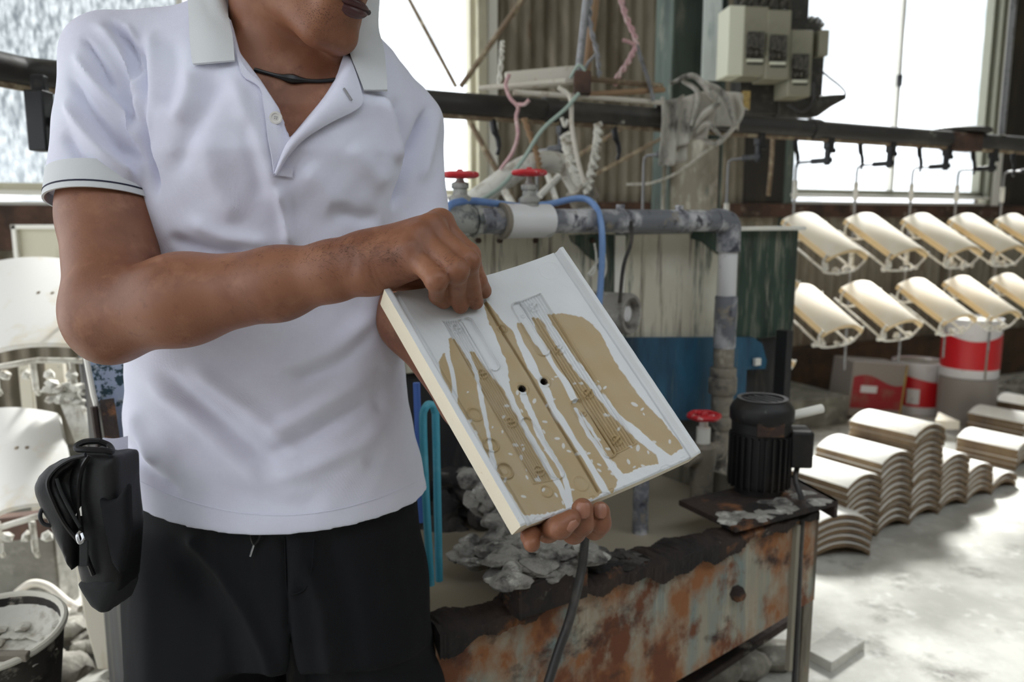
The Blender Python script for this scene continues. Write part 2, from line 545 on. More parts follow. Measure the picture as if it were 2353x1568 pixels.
# ------------------------------------------------------------------ signed-distance bodies
def surface_nets(F, lo, h):
    S = F < 0
    n = np.array(F.shape) - 1
    tot = np.zeros(n, np.uint8)
    for i in (0, 1):
        for j in (0, 1):
            for k in (0, 1):
                tot += S[i:n[0] + i, j:n[1] + j, k:n[2] + k]
    act = (tot > 0) & (tot < 8)
    idx = np.argwhere(act)
    vid = np.full(n, -1, np.int32)
    vid[act] = np.arange(len(idx))
    pos = np.zeros((len(idx), 3))
    cnt = np.zeros(len(idx))
    cor = [np.array([i, j, k]) for i in (0, 1) for j in (0, 1) for k in (0, 1)]
    for a in cor:
        for ax in range(3):
            if a[ax]:
                continue
            b = a.copy()
            b[ax] = 1
            ia, ib = idx + a, idx + b
            fa = F[ia[:, 0], ia[:, 1], ia[:, 2]]
            fb = F[ib[:, 0], ib[:, 1], ib[:, 2]]
            cr = (fa < 0) != (fb < 0)
            t = np.where(cr, fa / np.where(cr, fa - fb, 1), 0)
            pos += np.where(cr[:, None], a + t[:, None] * (b - a), 0)
            cnt += cr
    V = np.asarray(lo) + h * (idx + pos / cnt[:, None])
    faces = []
    for ax in range(3):
        sl = [slice(1, -1)] * 3
        sl0, sl1 = list(sl), list(sl)
        sl0[ax], sl1[ax] = slice(0, -1), slice(1, None)
        s0, s1 = S[tuple(sl0)], S[tuple(sl1)]
        e = np.argwhere(s0 != s1)
        fl = s0[tuple(e.T)]
        off = np.ones(3, int)
        off[ax] = 0
        e = e + off
        b, c = [(1, 2), (2, 0), (0, 1)][ax]
        q = []
        for db, dc in ((-1, -1), (0, -1), (0, 0), (-1, 0)):
            x = e.copy()
            x[:, b] += db
            x[:, c] += dc
            q.append(vid[x[:, 0], x[:, 1], x[:, 2]])
        q = np.stack(q, 1)
        q[~fl] = q[~fl][:, ::-1]
        faces.append(q)
    return V, np.concatenate(faces)

def sdf_mesh(fn, lo, hi, h, band=2.6):
    lo, hi = np.asarray(lo, float), np.asarray(hi, float)
    c = 4
    n = np.ceil((hi - lo) / (h * c)).astype(int) + 1
    ax = [lo[i] + h * c * np.arange(n[i]) + h * (c - 1) / 2 for i in range(3)]
    G = np.stack(np.meshgrid(*ax, indexing='ij'), -1).reshape(-1, 3)
    Fc = fn(G).reshape(n).astype(np.float32)
    near = np.abs(Fc) < band * c * h
    F = Fc.repeat(c, 0).repeat(c, 1).repeat(c, 2)
    I = np.argwhere(near)
    sub = np.stack(np.meshgrid(*[np.arange(c)] * 3, indexing='ij'), -1).reshape(-1, 3)
    J = (I[:, None, :] * c + sub[None]).reshape(-1, 3)
    for s in range(0, len(J), 400000):
        j = J[s:s + 400000]
        F[j[:, 0], j[:, 1], j[:, 2]] = fn(lo + h * j)
    return surface_nets(F, lo, h)

def vert_normals(V, Fq):
    n = np.zeros_like(V)
    fn = np.cross(V[Fq[:, 2]] - V[Fq[:, 0]], V[Fq[:, 3]] - V[Fq[:, 1]])
    for k in range(4):
        np.add.at(n, Fq[:, k], fn)
    return n / (np.linalg.norm(n, axis=1, keepdims=True) + 1e-12)

def relax(V, Fq, it=2, w=0.5):
    for _ in range(it):
        s = np.zeros_like(V)
        c = np.zeros(len(V))
        for a, b in ((0, 1), (1, 2), (2, 3), (3, 0)):
            np.add.at(s, Fq[:, a], V[Fq[:, b]])
            np.add.at(s, Fq[:, b], V[Fq[:, a]])
            np.add.at(c, Fq[:, a], 1)
            np.add.at(c, Fq[:, b], 1)
        V = V * (1 - w) + w * s / c[:, None]
    return V

def smin(a, b, k):
    h = np.clip(.5 + .5 * (b - a) / k, 0, 1)
    return b * (1 - h) + a * h - k * h * (1 - h)

def cap(a, b, ra, rb, flat=None):
    a, b = np.asarray(a, float), np.asarray(b, float)
    ba = b - a
    L = ba @ ba
    def fn(p):
        q = p - a
        h = np.clip(q @ ba / L, 0, 1)
        w = q - h[:, None] * ba
        if flat is not None:
            d = nrm(flat[0])
            w = w + (w @ d)[:, None] * d * (flat[1] - 1)
        return np.linalg.norm(w, axis=1) - (ra + (rb - ra) * h)
    return fn

def ell(c, r, ax=None):
    c, r = np.asarray(c, float), np.asarray(r, float)
    A = np.eye(3) if ax is None else np.asarray(ax, float)
    def fn(p):
        q = (p - c) @ A.T
        k0 = np.linalg.norm(q / r, axis=1)
        k1 = np.linalg.norm(q / (r * r), axis=1) + 1e-9
        return k0 * (k0 - 1) / k1
    return fn

def blend(prims):
    def fn(p):
        d = None
        for f, k in prims:
            x = f(p)
            d = x if d is None else smin(d, x, k)
        return d
    return fn

def poly_sd(x, y, poly):
    """signed distance to a 2-D polygon, negative inside"""
    poly = np.asarray(poly, float)
    d = np.full(x.shape, 1e18)
    ins = np.zeros(x.shape, bool)
    for i in range(len(poly)):
        a, b = poly[i], poly[(i + 1) % len(poly)]
        e = b - a
        t = np.clip(((x - a[0]) * e[0] + (y - a[1]) * e[1]) / (e @ e + 1e-12), 0, 1)
        d = np.minimum(d, (x - a[0] - t * e[0]) ** 2 + (y - a[1] - t * e[1]) ** 2)
        c = (a[1] > y) != (b[1] > y)
        ins ^= c & (x < (b[0] - a[0]) * (y - a[1]) / (b[1] - a[1] + 1e-12) + a[0])
    d = np.sqrt(d)
    return np.where(ins, -d, d)

def line_d(x, y, pts):
    """distance to a polyline and how far along it (0..1)"""
    pts = np.asarray(pts, float)
    seg = np.linalg.norm(np.diff(pts, axis=0), axis=1)
    cum = np.concatenate([[0], np.cumsum(seg)])
    best = np.full(x.shape, 1e18)
    s = np.zeros(x.shape)
    for i in range(len(pts) - 1):
        a, e = pts[i], pts[i + 1] - pts[i]
        t = np.clip(((x - a[0]) * e[0] + (y - a[1]) * e[1]) / (e @ e + 1e-12), 0, 1)
        d = (x - a[0] - t * e[0]) ** 2 + (y - a[1] - t * e[1]) ** 2
        m = d < best
        best = np.where(m, d, best)
        s = np.where(m, (cum[i] + t * seg[i]) / cum[-1], s)
    return np.sqrt(best), s
# ================================================================== THE SETTING
# back wall runs along E from W0; NW points from it towards the room
W0 = np.array([0.0, 4.67, 0.0])
E = nrm((1.0, 0.45, 0))
NW = np.array([E[1], -E[0], 0.0])
ZUP = np.array([0, 0, 1.0])

def W(s, z, off=0.0):
    return W0 + E * s + NW * off + ZUP * z

def ws(u, v=300, off=0.0):
    """wall coordinate s and height z where the sight line of (u, v) meets the wall plane"""
    r = ray(u, v)
    o = W0 + NW * off
    t = ((o - CAM) @ NW) / (r @ NW)
    p = CAM + r * t
    return float((p - o) @ E), float(p[2])

WA = [E, NW, ZUP]

fl = M()
xs = np.linspace(-7, 9, 33)
ys = np.linspace(-5, 10, 31)
fl.loft([[(x, y, 0.0) for x in xs] for y in ys], caps=False, closed=False)
o = mk('floor', fl, 'concrete', origin=(0, 0, 0), normals=False)
tag(o, kind='structure')
tag(o, 'dusty pale concrete workshop floor')

rf = M()
rf.prism([W(-6.5, 4.0, 4.7), W(8.5, 4.0, 4.7), W(8.5, 4.0, -.25), W(-6.5, 4.0, -.25)], (0, 0, .06))
rf.prism([W(-6.5, 4.0, 11.0), W(8.5, 4.0, 11.0), W(8.5, 4.0, 6.9), W(-6.5, 4.0, 6.9)], (0, 0, .06))
tag(mk('ceiling', rf, 'roof_sheet'), 'pale sheet roof over the workshop', kind='structure')
wr = M()
wr.box((7.0, 2.0, 2.1), (0.1, 12.0, 4.2))  # out of view, added to block light from the right
tag(mk('side_light_blocker', wr, 'roof_sheet'), 'unseen pale sheet wall added to block light from one side', kind='structure')

wf = M()
wf.box((2.0, -3.2, 2.1), (10.0, 0.1, 4.2))  # out of view, added to hold back front light and make it directional
tag(mk('front_light_blocker', wf, 'dark_wall'), 'unseen dark sheet wall added to dim and direct the front light', kind='structure')

# --- back wall: girts, posts and corrugated sheets, two big windows
S1B = ws(1092)[0]            # right jamb of the window behind the man
S2A, S2B = ws(1817)[0], ws(2268)[0]
SILL1 = ws(1050, 440)[1]
SILL1L = ws(60, 441)[1]
SILL2 = ws(2040, 451)[1]
TOP = 3.75
SL = -4.2
wall = M()
wall.box(W((SL + 7.5) / 2, 4.0, -0.05), (7.5 - SL, 0.08, 0.5), WA)
for s in (SL, S1B + .13, 1.62, S2A - .06, S2B + .12, 6.0):
    wall.box(W(s, 2.0, -0.075), (0.07, 0.09, 4.0), WA)
wall_back = mk('wall_back', wall, 'dark_wall')
tag(wall_back, 'back wall of corrugated sheets on girts, with two wide windows', kind='structure')

def corr(s0, s1, z0, z1, mname):
    """one corrugated sheet: real waves, 76 mm pitch"""
    m = M()
    n = max(12, int((s1 - s0) / 0.083 * 8))
    r = []
    for z in np.linspace(z0, z1, 3):
        r.append([W(s, z, 0.0 + 0.012 * math.sin(2 * math.pi * s / 0.083)) for s in np.linspace(s0, s1, n)])
    m.loft(r, caps=False, closed=False)
    r2 = [[p - NW * 0.006 for p in q] for q in r]
    m.loft([q[::-1] for q in r2], caps=False, closed=False)
    return mk('corrugated_sheet', m, mname, wall_back, sharp=60, normals=False)

def sheets(s0, s1, z0, z1, mname, wd=0.76):
    k = max(1, round((s1 - s0) / wd))
    for i in range(k):
        corr(s0 + (s1 - s0) * i / k - .02 * (i > 0), s0 + (s1 - s0) * (i + 1) / k, z0, z1, mname)
SB = ws(2040, 484)[1]
sheets(S1B + .1, S2A - .02, SB - .06, 4.0, 'sheet_wall')
sheets(SL, S1B + .1, 0.0, SILL1L - .1, 'sheet_wall')
sheets(S1B + .1, 7.4, 0.0, SB - .05, 'sheet_wall')
for z0, z1 in ((0.2, 4.0),):
    for i in range(4):
        s0 = S2B + .1 + i * .8
        m = M()
        m.box(W(s0 + .4, 2.6, -0.03), (0.79, 0.02, 2.8), WA)
        mk('flat_sheet', m, 'dark_wall', wall_back)

def trim(name, s0, s1, z0, z1, d0, d1, mname, label):
    m = M()
    m.box(W((s0 + s1) / 2, (z0 + z1) / 2, (d0 + d1) / 2), (s1 - s0, abs(d1 - d0), z1 - z0), WA)
    return tag(mk(name, m, mname, bevel=.004), label, kind='structure')
sk = empty('window_3', W(1.0, 4.0, 5.8), 'long skylight strip in the roof above the man', None)
sk['kind'] = 'structure'
for i in range(8):
    m = M()
    m.box(W(-6.5 + 15 * (i + .5) / 8, 4.03, 5.8), (15 / 8 - .06, 2.24, .004), WA)
    mk('glass_pane', m, 'glass_clear', sk, smooth=False)
    m = M()
    m.box(W(-6.5 + 15 * i / 8, 4.03, 5.8), (.06, 2.24, .06), WA)
    mk('glazing_bar', m, 'frame_grey', sk)
trim('trim_1', S1B + .08, 7.4, SB - .05, SB + .04, 0.0, .07, 'rust_beam', 'rusty red girt under the far window')
trim('trim_2', SL, S1B + .08, SILL1L - .26, SILL1L - .06, 0.0, .08, 'rust_beam', 'dark rusty girt under the window behind the man')
trim('trim_3', S1B + .1, 7.4, .0, .36, 0.0, .1, 'brown_beam', 'brown base beam along the foot of the back wall')
trim('trim_4', SL, ws(1950, 930, .75)[0], 0.0, .18, -.05, .75, 'grey_concrete', 'grey concrete ledge along the foot of the back wall')
trim('trim_5', 1.66, S2A - .05, SB + .04, 2.3, .015, .035, 'dark_wall', 'dark board beside the far window')

def window(name, s0, s1, z0, z1, mull, frame, gmat, label):
    """> window_frame, mullion, glass_pane (one per light), window_sill"""
    e = empty(name, W((s0 + s1) / 2, z0, 0), label, None)
    e['kind'] = 'structure'
    fr = M()
    fr.box(W((s0 + s1) / 2, z0 + .02, -.03), (s1 - s0, .07, .04), WA)
    fr.box(W((s0 + s1) / 2, z1 - .02, -.03), (s1 - s0, .07, .04), WA)
    fr.box(W(s0 + .02, (z0 + z1) / 2, -.03), (.04, .07, z1 - z0), WA)
    fr.box(W(s1 - .02, (z0 + z1) / 2, -.03), (.04, .07, z1 - z0), WA)
    mk('window_frame', fr, frame, e, bevel=.003)
    b = [s0] + list(mull) + [s1]
    for s in mull:
        m = M()
        m.box(W(s, (z0 + z1) / 2, -.03), (.028, .04, z1 - z0 - .06), WA)
        mk('mullion', m, 'frame_white', e)
    for i in range(len(b) - 1):
        m = M()
        m.box(W((b[i] + b[i + 1]) / 2, (z0 + z1) / 2, -.045 - .02 * (i % 2)), (b[i + 1] - b[i] - .02, .004, z1 - z0 - .04), WA)
        g = gmat[i] if isinstance(gmat, (list, tuple)) else gmat
        mk('glass_pane', m, g, e, smooth=False)
    sl = M()
    sl.box(W((s0 + s1) / 2, z0 - .005, .02), (s1 - s0 + .04, .08, .02), WA)
    sl.box(W((s0 + s1) / 2, z0 - .055, .012), (s1 - s0 + .04, .05, .022), WA)
    mk('window_sill', sl, 'frame_white', e, bevel=.003)
    return e
w1 = window('window_1', SL + .05, S1B + .01, SILL1L, TOP, (ws(430)[0],), 'frame_paint', ('glass_rain', 'glass_clear'), 'wide bright window behind the man with rain-streaked glass')
w2 = window('window_2', S2A, S2B, SILL2, TOP, (ws(2062)[0],), 'frame_grey', 'glass_clear', 'wide overexposed sliding window beyond the hanging tiles')
# double jamb of the window behind the man, and the far jamb of the other
trim('trim_6', S1B, S1B + .055, SILL1 - .1, 4.0, -.02, .05, 'frame_paint', 'cream jamb at the end of the window behind the man')
trim('trim_7', S1B + .065, S1B + .125, SILL1 - .25, 4.0, -.01, .035, 'frame_white', 'white jamb strip between window and corrugated sheets')
trim('trim_8', S2B, S2B + .05, SILL2 - .08, 4.0, -.02, .05, 'frame_grey', 'grey far jamb of the overexposed window')
trim('trim_9', S2B + .05, S2B + .13, SILL2 - .08, 4.0, .0, .06, 'frame_white', 'white peeling strip at the far jamb of the overexposed window')
trim('trim_10', S2A - .07, S2A, SILL2 - .3, 4.0, -.02, .05, 'column_paint', 'grey-green near jamb of the overexposed window')
lt = M()
q = ws(2067, 185)
lt.box(W(q[0], q[1], 0.0), (.03, .03, .08), WA)
lt.box(W(q[0] - .01, q[1] - .03, 0.01), (.014, .02, .05), WA)
mk('window_latch', lt, 'black_iron', w2, bevel=.004)

# --- steel column with flanges
cs = M()
A = P(1522, 300, 4.05)
B = P(1640, 300, 4.15)
cx0, cx1 = A, B
cdir = nrm((B - A) * np.array([1, 1, 0]))
cn = np.array([cdir[1], -cdir[0], 0])
cw = float(np.linalg.norm((B - A)[:2]))
mid = (A + B) / 2
ca = [cdir, cn, ZUP]
cs.box((mid[0] - cn[0] * .06, mid[1] - cn[1] * .06, 2.1), (cw, .012, 4.2), ca)
for k in (-1, 1):
    q = mid + cdir * (cw / 2) * k
    cs.box((q[0], q[1], 2.1), (.014, .16, 4.2), ca)
steel_column = mk('steel_column', cs, 'column_paint', bevel=.003)
tag(steel_column, 'grey-green steel wall column beside the switch boxes', kind='structure')
st = M()
q0, q1 = P(1612, 150, 4.0), P(1654, 150, 4.0)
z0 = P(1620, 186, 4.0)[2]
st.box(((q0[0] + q1[0]) / 2, q0[1], (z0 + 4.2) / 2), (q1[0] - q0[0], .02, 4.2 - z0))
mk('cover_strip', st, 'white_strip', steel_column, bevel=.003)
st = M()
q0, q1 = P(1522, 400, 4.0), P(1650, 400, 4.0)
zt = P(1600, 320, 4.0)[2]
st.box(((q0[0] + q1[0]) / 2, q0[1] + .0, zt / 2), (q1[0] - q0[0], .02, zt))
mk('peeling_plate', st, 'column_peeled', steel_column, bevel=.003)

# wall bracing rods and pipe column at the window
def rod(name, pts, r, mname, label, cat, n=8):
    m = M()
    m.tube(pts, r, n)
    return tag(mk(name, m, mname), label, cat)
def strut(pts, r, label):
    return rod('brace_rod', pts, r, 'rust_rod', label, 'brace')
strut([P(925, -30, 4.2), P(1048, 200, 4.2)], .011, 'thin steel brace slanting down to the conveyor in front of the bright window')
strut([P(1225, -35, 4.15), P(1058, 200, 4.15)], .014, 'thin steel brace rising from the conveyor across the cream window jamb')
strut([P(1066, 255, 4.2), P(1190, 480, 4.2)], .015, 'steel brace below the conveyor beside the window jamb')
strut([P(1440, 288, 3.9), P(1300, 375, 3.9)], .010, 'thin rod slanting below the conveyor in front of the corrugated sheets')
strut([P(1520, 318, 3.9), P(1370, 400, 3.9)], .008, 'lower thin rod in front of the corrugated sheets')
# ================================================================== OVERHEAD CONVEYOR, HANGERS, HANGING TILES
TZ = 1.61
TR_PX = [(-420, 60), (-150, 118), (0, 153), (137, 173), (600, 205), (1060, 236), (1500, 261), (1880, 291), (2140, 316), (2353, 332), (2500, 343)]
TRK = [PZ(u, v, TZ) for u, v in TR_PX]
# the straight run is a true straight line
ia, ib = 3, 9
d_run = nrm(TRK[ib] - TRK[ia])
base_run = TRK[ia]
for i in range(3, len(TRK)):
    t = (TRK[i] - base_run) @ d_run
    TRK[i] = base_run + d_run * t
n_run = np.array([-d_run[1], d_run[0], 0])
TRK[-1] = TRK[-2] + d_run * 1.2
TRP = spline(TRK, 5)

def on_run(u):
    """point of the straight conveyor run seen at picture column u"""
    r = ray(u, 300)
    nn = np.cross(r, UPV)          # plane of the column through the camera
    t = ((CAM - base_run) @ nn) / (d_run @ nn)
    p = base_run + d_run * t
    return np.array([p[0], p[1], TZ])

conv = empty('overhead_conveyor', (0, 3, TZ - .05), 'long dark round conveyor rail crossing the whole workshop at head height', 'conveyor')
tr = M()
tr.tube(TRP, .036, 16)
mk('rail', tr, 'track_black', conv)
sm = M()
sm.tube([p - ZUP * .037 + 0 * p for p in TRP], .012, 6)
mk('slot_lip', sm, 'rust_rod', conv)
for u in (1870, 1262):
    m = M()
    p = on_run(u)
    m.lathe([(.036, -.024), (.042, -.024), (.042, .024), (.036, .024)], p, d_run, 18)
    mk('joint_collar', m, 'track_black', conv)
m = M()
p = on_run(2225) + ZUP * .036
m.lathe([(.02, 0), (.125, 0), (.13, .006), (.125, .018), (.08, .028), (.02, .028)], p + n_run * .04, ZUP, 26)
mk('idler_wheel', m, 'track_black', conv)
m = M()
p = on_run(2210)
m.box(p - ZUP * .01, (.2, .08, .08), [d_run, n_run, ZUP])
mk('wheel_bracket', m, 'rust_beam', conv, bevel=.006)
for u in (2300,):
    m = M()
    p = on_run(u)
    m.tube([p + ZUP * .04, p + ZUP * 2.4], .014, 8)
    mk('drop_rod', m, 'rod_steel', conv)

# --- a clay roof tile, local: x across, y along (front -y), z up; shared mesh
TW, TL, TT, TH = .225, .30, .017, .036
def roof_tile_mesh(mname, edge, skirt=.020):
    m = M()
    nx = 12
    def top(a):
        return TH * (1 - (2 * a - 1) ** 2) + skirt
    rings = []
    for y in (-TL / 2, -TL / 2 + .006, TL / 2 - .006, TL / 2):
        e = .003 if abs(y) > TL / 2 - .003 else 0
        r = [(TW * (i / nx - .5), y, top(i / nx) + TT * .3 - e) for i in range(nx + 1)]
        r += [(TW * (i / nx - .5), y, max(0.0, top(i / nx) - TT + e) if 0 < i < nx else 0.0) for i in range(nx, -1, -1)]
        rings.append(r)
    m.loft(rings)
    N_ = 2 * (nx + 1)
    for k in range(len(m.f)):
        q = m.f[k]
        m.mi[k] = 0 if len(q) == 4 and max(i % N_ for i in q) <= nx else 1
    me_o = mk('tile_source', m, [mname, edge], origin=(0, 0, 0), sharp=45)
    me = me_o.data
    bpy.data.objects.remove(me_o)
    return me
ME_RAW = roof_tile_mesh('raw_tile', 'cream_clay')
ME_WHITE = roof_tile_mesh('white_tile', 'cream_clay')
ME_STACK = roof_tile_mesh('stack_tile', 'bare_clay', .0205)
ME_DIRTY = roof_tile_mesh('stack_tile_dirty', 'bare_clay', .0205)

def put_tile(me, loc, yaw, tilt, label, group, roll=0.0):
    o = bpy.data.objects.new('roof_tile', me)
    C.objects.link(o)
    o.matrix_world = Matrix.Translation(Vector([float(x) for x in loc])) @ Matrix.Rotation(yaw, 4, 'Z') @ Matrix.Rotation(tilt, 4, 'X') @ Matrix.Rotation(roll, 4, 'Y')
    return tag(o, label, 'tile', group)

YAW_RUN = math.atan2(d_run[1], d_run[0])
TILT = R(30)

def tile_frame(loc, yaw, tilt):
    return Matrix.Translation(Vector([float(x) for x in loc])) @ Matrix.Rotation(yaw, 4, 'Z') @ Matrix.Rotation(tilt, 4, 'X')

def hanger(u, tiles, label, group, arm=True, low=0.55, arm_z=None, me=None, tl=None, drop=None, c=None, yaw=None, tilt=TILT):
    """bracket under the rail, an arm back across the run, a long rod down; wire cradles hold the tiles.
    tiles: list of (z of the tile centre, label)"""
    c = on_run(u) if c is None else c
    yaw = YAW_RUN if yaw is None else yaw
    dr = np.array([math.cos(yaw), math.sin(yaw), 0])
    nr = np.array([-dr[1], dr[0], 0])
    az = TZ - .12 if arm_z is None else arm_z
    e = empty('tile_hanger', c - ZUP * .05, label, 'hanger', group)
    b = M()
    b.box(c - ZUP * .05 + dr * .004, (.03, .035, .05), [dr, nr, ZUP])
    b.box(c + ZUP * ((az - TZ) / 2 - .04), (.015, .024, (TZ - az) - .04), [dr, nr, ZUP])
    b.box(c + ZUP * (az + .04 - TZ) + dr * .02, (.035, .022, .02), [dr, nr, ZUP])
    b.box(c + ZUP * (az - TZ) + nr * .03, (.02, .10, .022), [dr, nr, ZUP])
    mk('hook_bracket', b, 'black_iron', e, bevel=.003)
    k = c + nr * .165
    r = M()
    pts = [c + nr * .02 + ZUP * (az - TZ), c + nr * .145 + ZUP * (az - TZ), c + nr * .161 + ZUP * (az - TZ - .008), k + ZUP * (az - TZ - .03)]
    pts += [np.array([k[0], k[1], z]) for z in (1.3, 1.0, low)]
    r.tube(pts, .0055, 8)
    mk('rod', r, 'rod_steel', e)
    for i, (z, tlab) in enumerate(tiles):
        loc = np.array([c[0], c[1], z]) - nr * .0
        F = tile_frame(loc, yaw, tilt)
        if tlab:
            put_tile(me or ME_RAW, loc, yaw, tilt, tlab, 'roof tiles hanging from the conveyor')
        w = M()
        def T(x, y, zz):
            return np.array((F @ Vector((x, y, zz)))[:])
        hw = TW / 2
        for y in (-TL / 2 + .012, TL / 2 - .03):
            a = [T(-hw - .006, y, .028), T(-hw - .008, y, -.008), T(-hw + .02, y - .008, -.05), T(0, y - .008, -.058), T(hw - .03, y - .006, -.048), T(hw + .008, y, -.01), T(hw + .006, y, .028)]
            w.tube(spline(a, 4), .0048, 6)
        for x in (-hw + .025, hw - .03):
            w.tube([T(x, -TL / 2 + .004, -.05), T(x, TL / 2 + .02, -.05)], .005, 6)
        w.tube([T(0, TL / 2 - .03, -.056), T(0, TL / 2 + .05, -.03), (k[0], k[1], float(T(0, TL / 2 + .05, 0)[2]))], .006, 6)
        rs = np.random.RandomState(int(abs(u) * 7 + i))
        for q in range(9):
            x = rs.uniform(-hw, hw)
            lump(w, T(x, -TL / 2 + rs.uniform(0, .03), -.05 + rs.uniform(-.012, .006)), rs.uniform(.006, .015), q, 1)
        lump(w, T(-hw + .02, -TL / 2 + .01, -.03), (.010, .012, .022), 3, 1)
        mk('wire_cradle', w, 'white_crust', e)
        s = M()
        s.tube([(k[0], k[1], z + .26), (k[0], k[1], z + .18)], .0115, 8)
        mk('rod_sleeve', s, 'white_crust', e)
    return e
GR = 'wire tile hangers along the conveyor'
ORD = ['first', 'second', 'third', 'fourth', 'fifth', 'sixth', 'seventh', 'eighth', 'ninth', 'tenth', 'eleventh', 'twelfth', 'thirteenth', 'fourteenth', 'fifteenth', 'sixteenth']
HU = [1905, 2048, 2178, 2284, 2390]
UPZ, LOZ = 1.155, .850
for i, u in enumerate(HU):
    where = ORD[i] + ' hanger past the steel column'
    hanger(u, [(UPZ, f'cream roof tile in the upper cradle of the {where}'), (LOZ, f'cream roof tile in the lower cradle of the {where}')],
           f'{ORD[i]} wire tile hanger past the steel column, in front of the bright window', GR)
hanger(1745, [(UPZ - .10, 'cream roof tile peeping out behind the glaze booth, upper of two'), (LOZ - .11, 'cream roof tile peeping out behind the glaze booth, lower of two')],
       'wire tile hanger between the steel column and the bright window, just past the rag', GR)
hanger(1545, [], 'empty wire hanger half hidden by the grey rag', GR, low=1.0)
hanger(1290, [], 'empty wire hanger in front of the corrugated sheets near the red valves', GR, low=1.0)

# small spare hooks between the hangers
def hook(u, label):
    c = on_run(u)
    m = M()
    a = [c - ZUP * .04, c - ZUP * .075 + d_run * .006, c - ZUP * .10 + d_run * .018, c - ZUP * .13 + d_run * .022, c - ZUP * .152 + d_run * .016]
    m.tube(spline(a, 4), [.011] * 6 + [.0085] * 6 + [.006] * 5, 8)
    o = mk('hook', m, 'black_iron')
    return tag(o, label, 'hook', 'spare hooks under the conveyor')
hook(1132, 'small black hook under the conveyor beside the cream window jamb')
hook(1412, 'small black hook under the conveyor in front of the corrugated sheets')
hook(1828, 'small black hook under the conveyor at the near jamb of the bright window')
for i, u in enumerate((1978, 2114, 2238)):
    hook(u, f'{ORD[i]} small black hook against the bright window, counted from the near jamb')
hook(2330, 'small pale-tipped hook beyond the far jamb of the bright window')

# the near hanger with two big white tiles behind the man's elbow
cL = P(96, 300, 1.95)
cL[2] = TZ
el = hanger(0, [], 'near wire hanger beside the man carrying two big white tiles', GR, low=.6, c=cL, yaw=R(14), arm_z=TZ - .17)
sb = M()
sb.box(cL - ZUP * .13, (.045, .05, .14), None)
mk('hook_block', sb, 'black_iron', el, bevel=.004)

def near_tile(px, label):
    """bigger white tile set by its four corner points"""
    a, b, c2, d = [np.asarray(q, float) for q in px]      # back-left, back-right, front-right, front-left
    up = nrm(np.cross(c2 - d, a - d))
    if up[2] < 0:
        up = -up
    m = M()
    n = 16
    rings = []
    for t in (0, .02, .98, 1):
        r = []
        for i in range(n + 1):
            x = i / n
            p = (a * (1 - x) + b * x) * (1 - t) + (d * (1 - x) + c2 * x) * t
            r.append(p + up * .04 * (1 - (2 * x - 1) ** 2))
        for i in range(n, -1, -1):
            x = i / n
            p = (a * (1 - x) + b * x) * (1 - t) + (d * (1 - x) + c2 * x) * t
            r.append(p + up * (.04 * (1 - (2 * x - 1) ** 2) - .016))
        rings.append(r)
    m.loft(rings)
    o = mk('roof_tile', m, 'white_tile', sharp=45)
    tag(o, label, 'tile', 'big white tiles beside the man')
    hol = M()
    for x in (.56, .66):
        p = (a * (1 - x) + b * x) * .55 + (d * (1 - x) + c2 * x) * .45 + up * (.04 * (1 - (2 * x - 1) ** 2) + .0005)
        hol.lathe([(.0052, 0), (.0052, .0006)], p, up, 10)
    mk('nail_hole', hol, 'rust_rod', o, origin=world_loc(o))
    return o
near_tile([P(-60, 618, 2.33), P(238, 612, 2.33), P(235, 802, 2.02), P(-70, 826, 2.02)], 'big white curved tile hanging behind the man\'s elbow')
near_tile([P(-70, 962, 2.1), P(132, 950, 2.1), P(178, 1160, 1.84), P(-40, 1200, 1.84)], 'white curved tile hanging low behind the black pouch')
for zz, (u0, u1, v0, v1, Y) in enumerate(((-40, 215, 850, 830, 2.1), (-30, 200, 1222, 1176, 1.95))):
    cr = M()
    cr.tube([P(u0, v0, Y), P((u0 + u1) / 2, (v0 + v1) / 2 - 12, Y), P(u1, v1, Y)], .008, 8)
    for f in (.1, .45, .8):
        u = u0 + (u1 - u0) * f
        cr.tube([P(u, v0 - 22, Y), P(u + 8, v0 + 45, Y), P(u + 14, v0 + 55, Y + .12)], .008, 6)
    for f in range(6):
        u = u0 + (u1 - u0) * f / 5
        lump(cr, P(u, v0 + 12, Y), .016, f, 1)
    mk('wire_cradle', cr, 'white_crust', el)
# ================================================================== GLAZE BOOTH, RUSTY TROUGH, PIPES, MOTOR
ZT = 0.60
FR = PZ(1884, 1162, ZT)
FL = PZ(1015, 1442, ZT)
TD = nrm(FR - FL)
TN = np.array([-TD[1], TD[0], 0])       # away from the camera
TAX = [TD, TN, ZUP]

def tp(t, n=0.0, z=ZT):
    """point by the trough: t along the front edge from its far right corner, n inwards"""
    p = FR + TD * t + TN * n
    return np.array([p[0], p[1], z])

def along(u, n, z=1.0):
    """point with offset n from the trough front, at picture column u"""
    r = ray(u, 600)
    q = np.cross(r, UPV)
    p0 = tp(0, n, z)
    return p0 + TD * (((CAM - p0) @ q) / (TD @ q))

def zat(p, v):
    """height above p at which picture row v passes"""
    u, _, d = proj(p)
    for _ in range(6):
        q = P(u, v, p[1])
        u = proj(np.array([p[0], p[1], q[2]]))[0]
    return float(q[2])

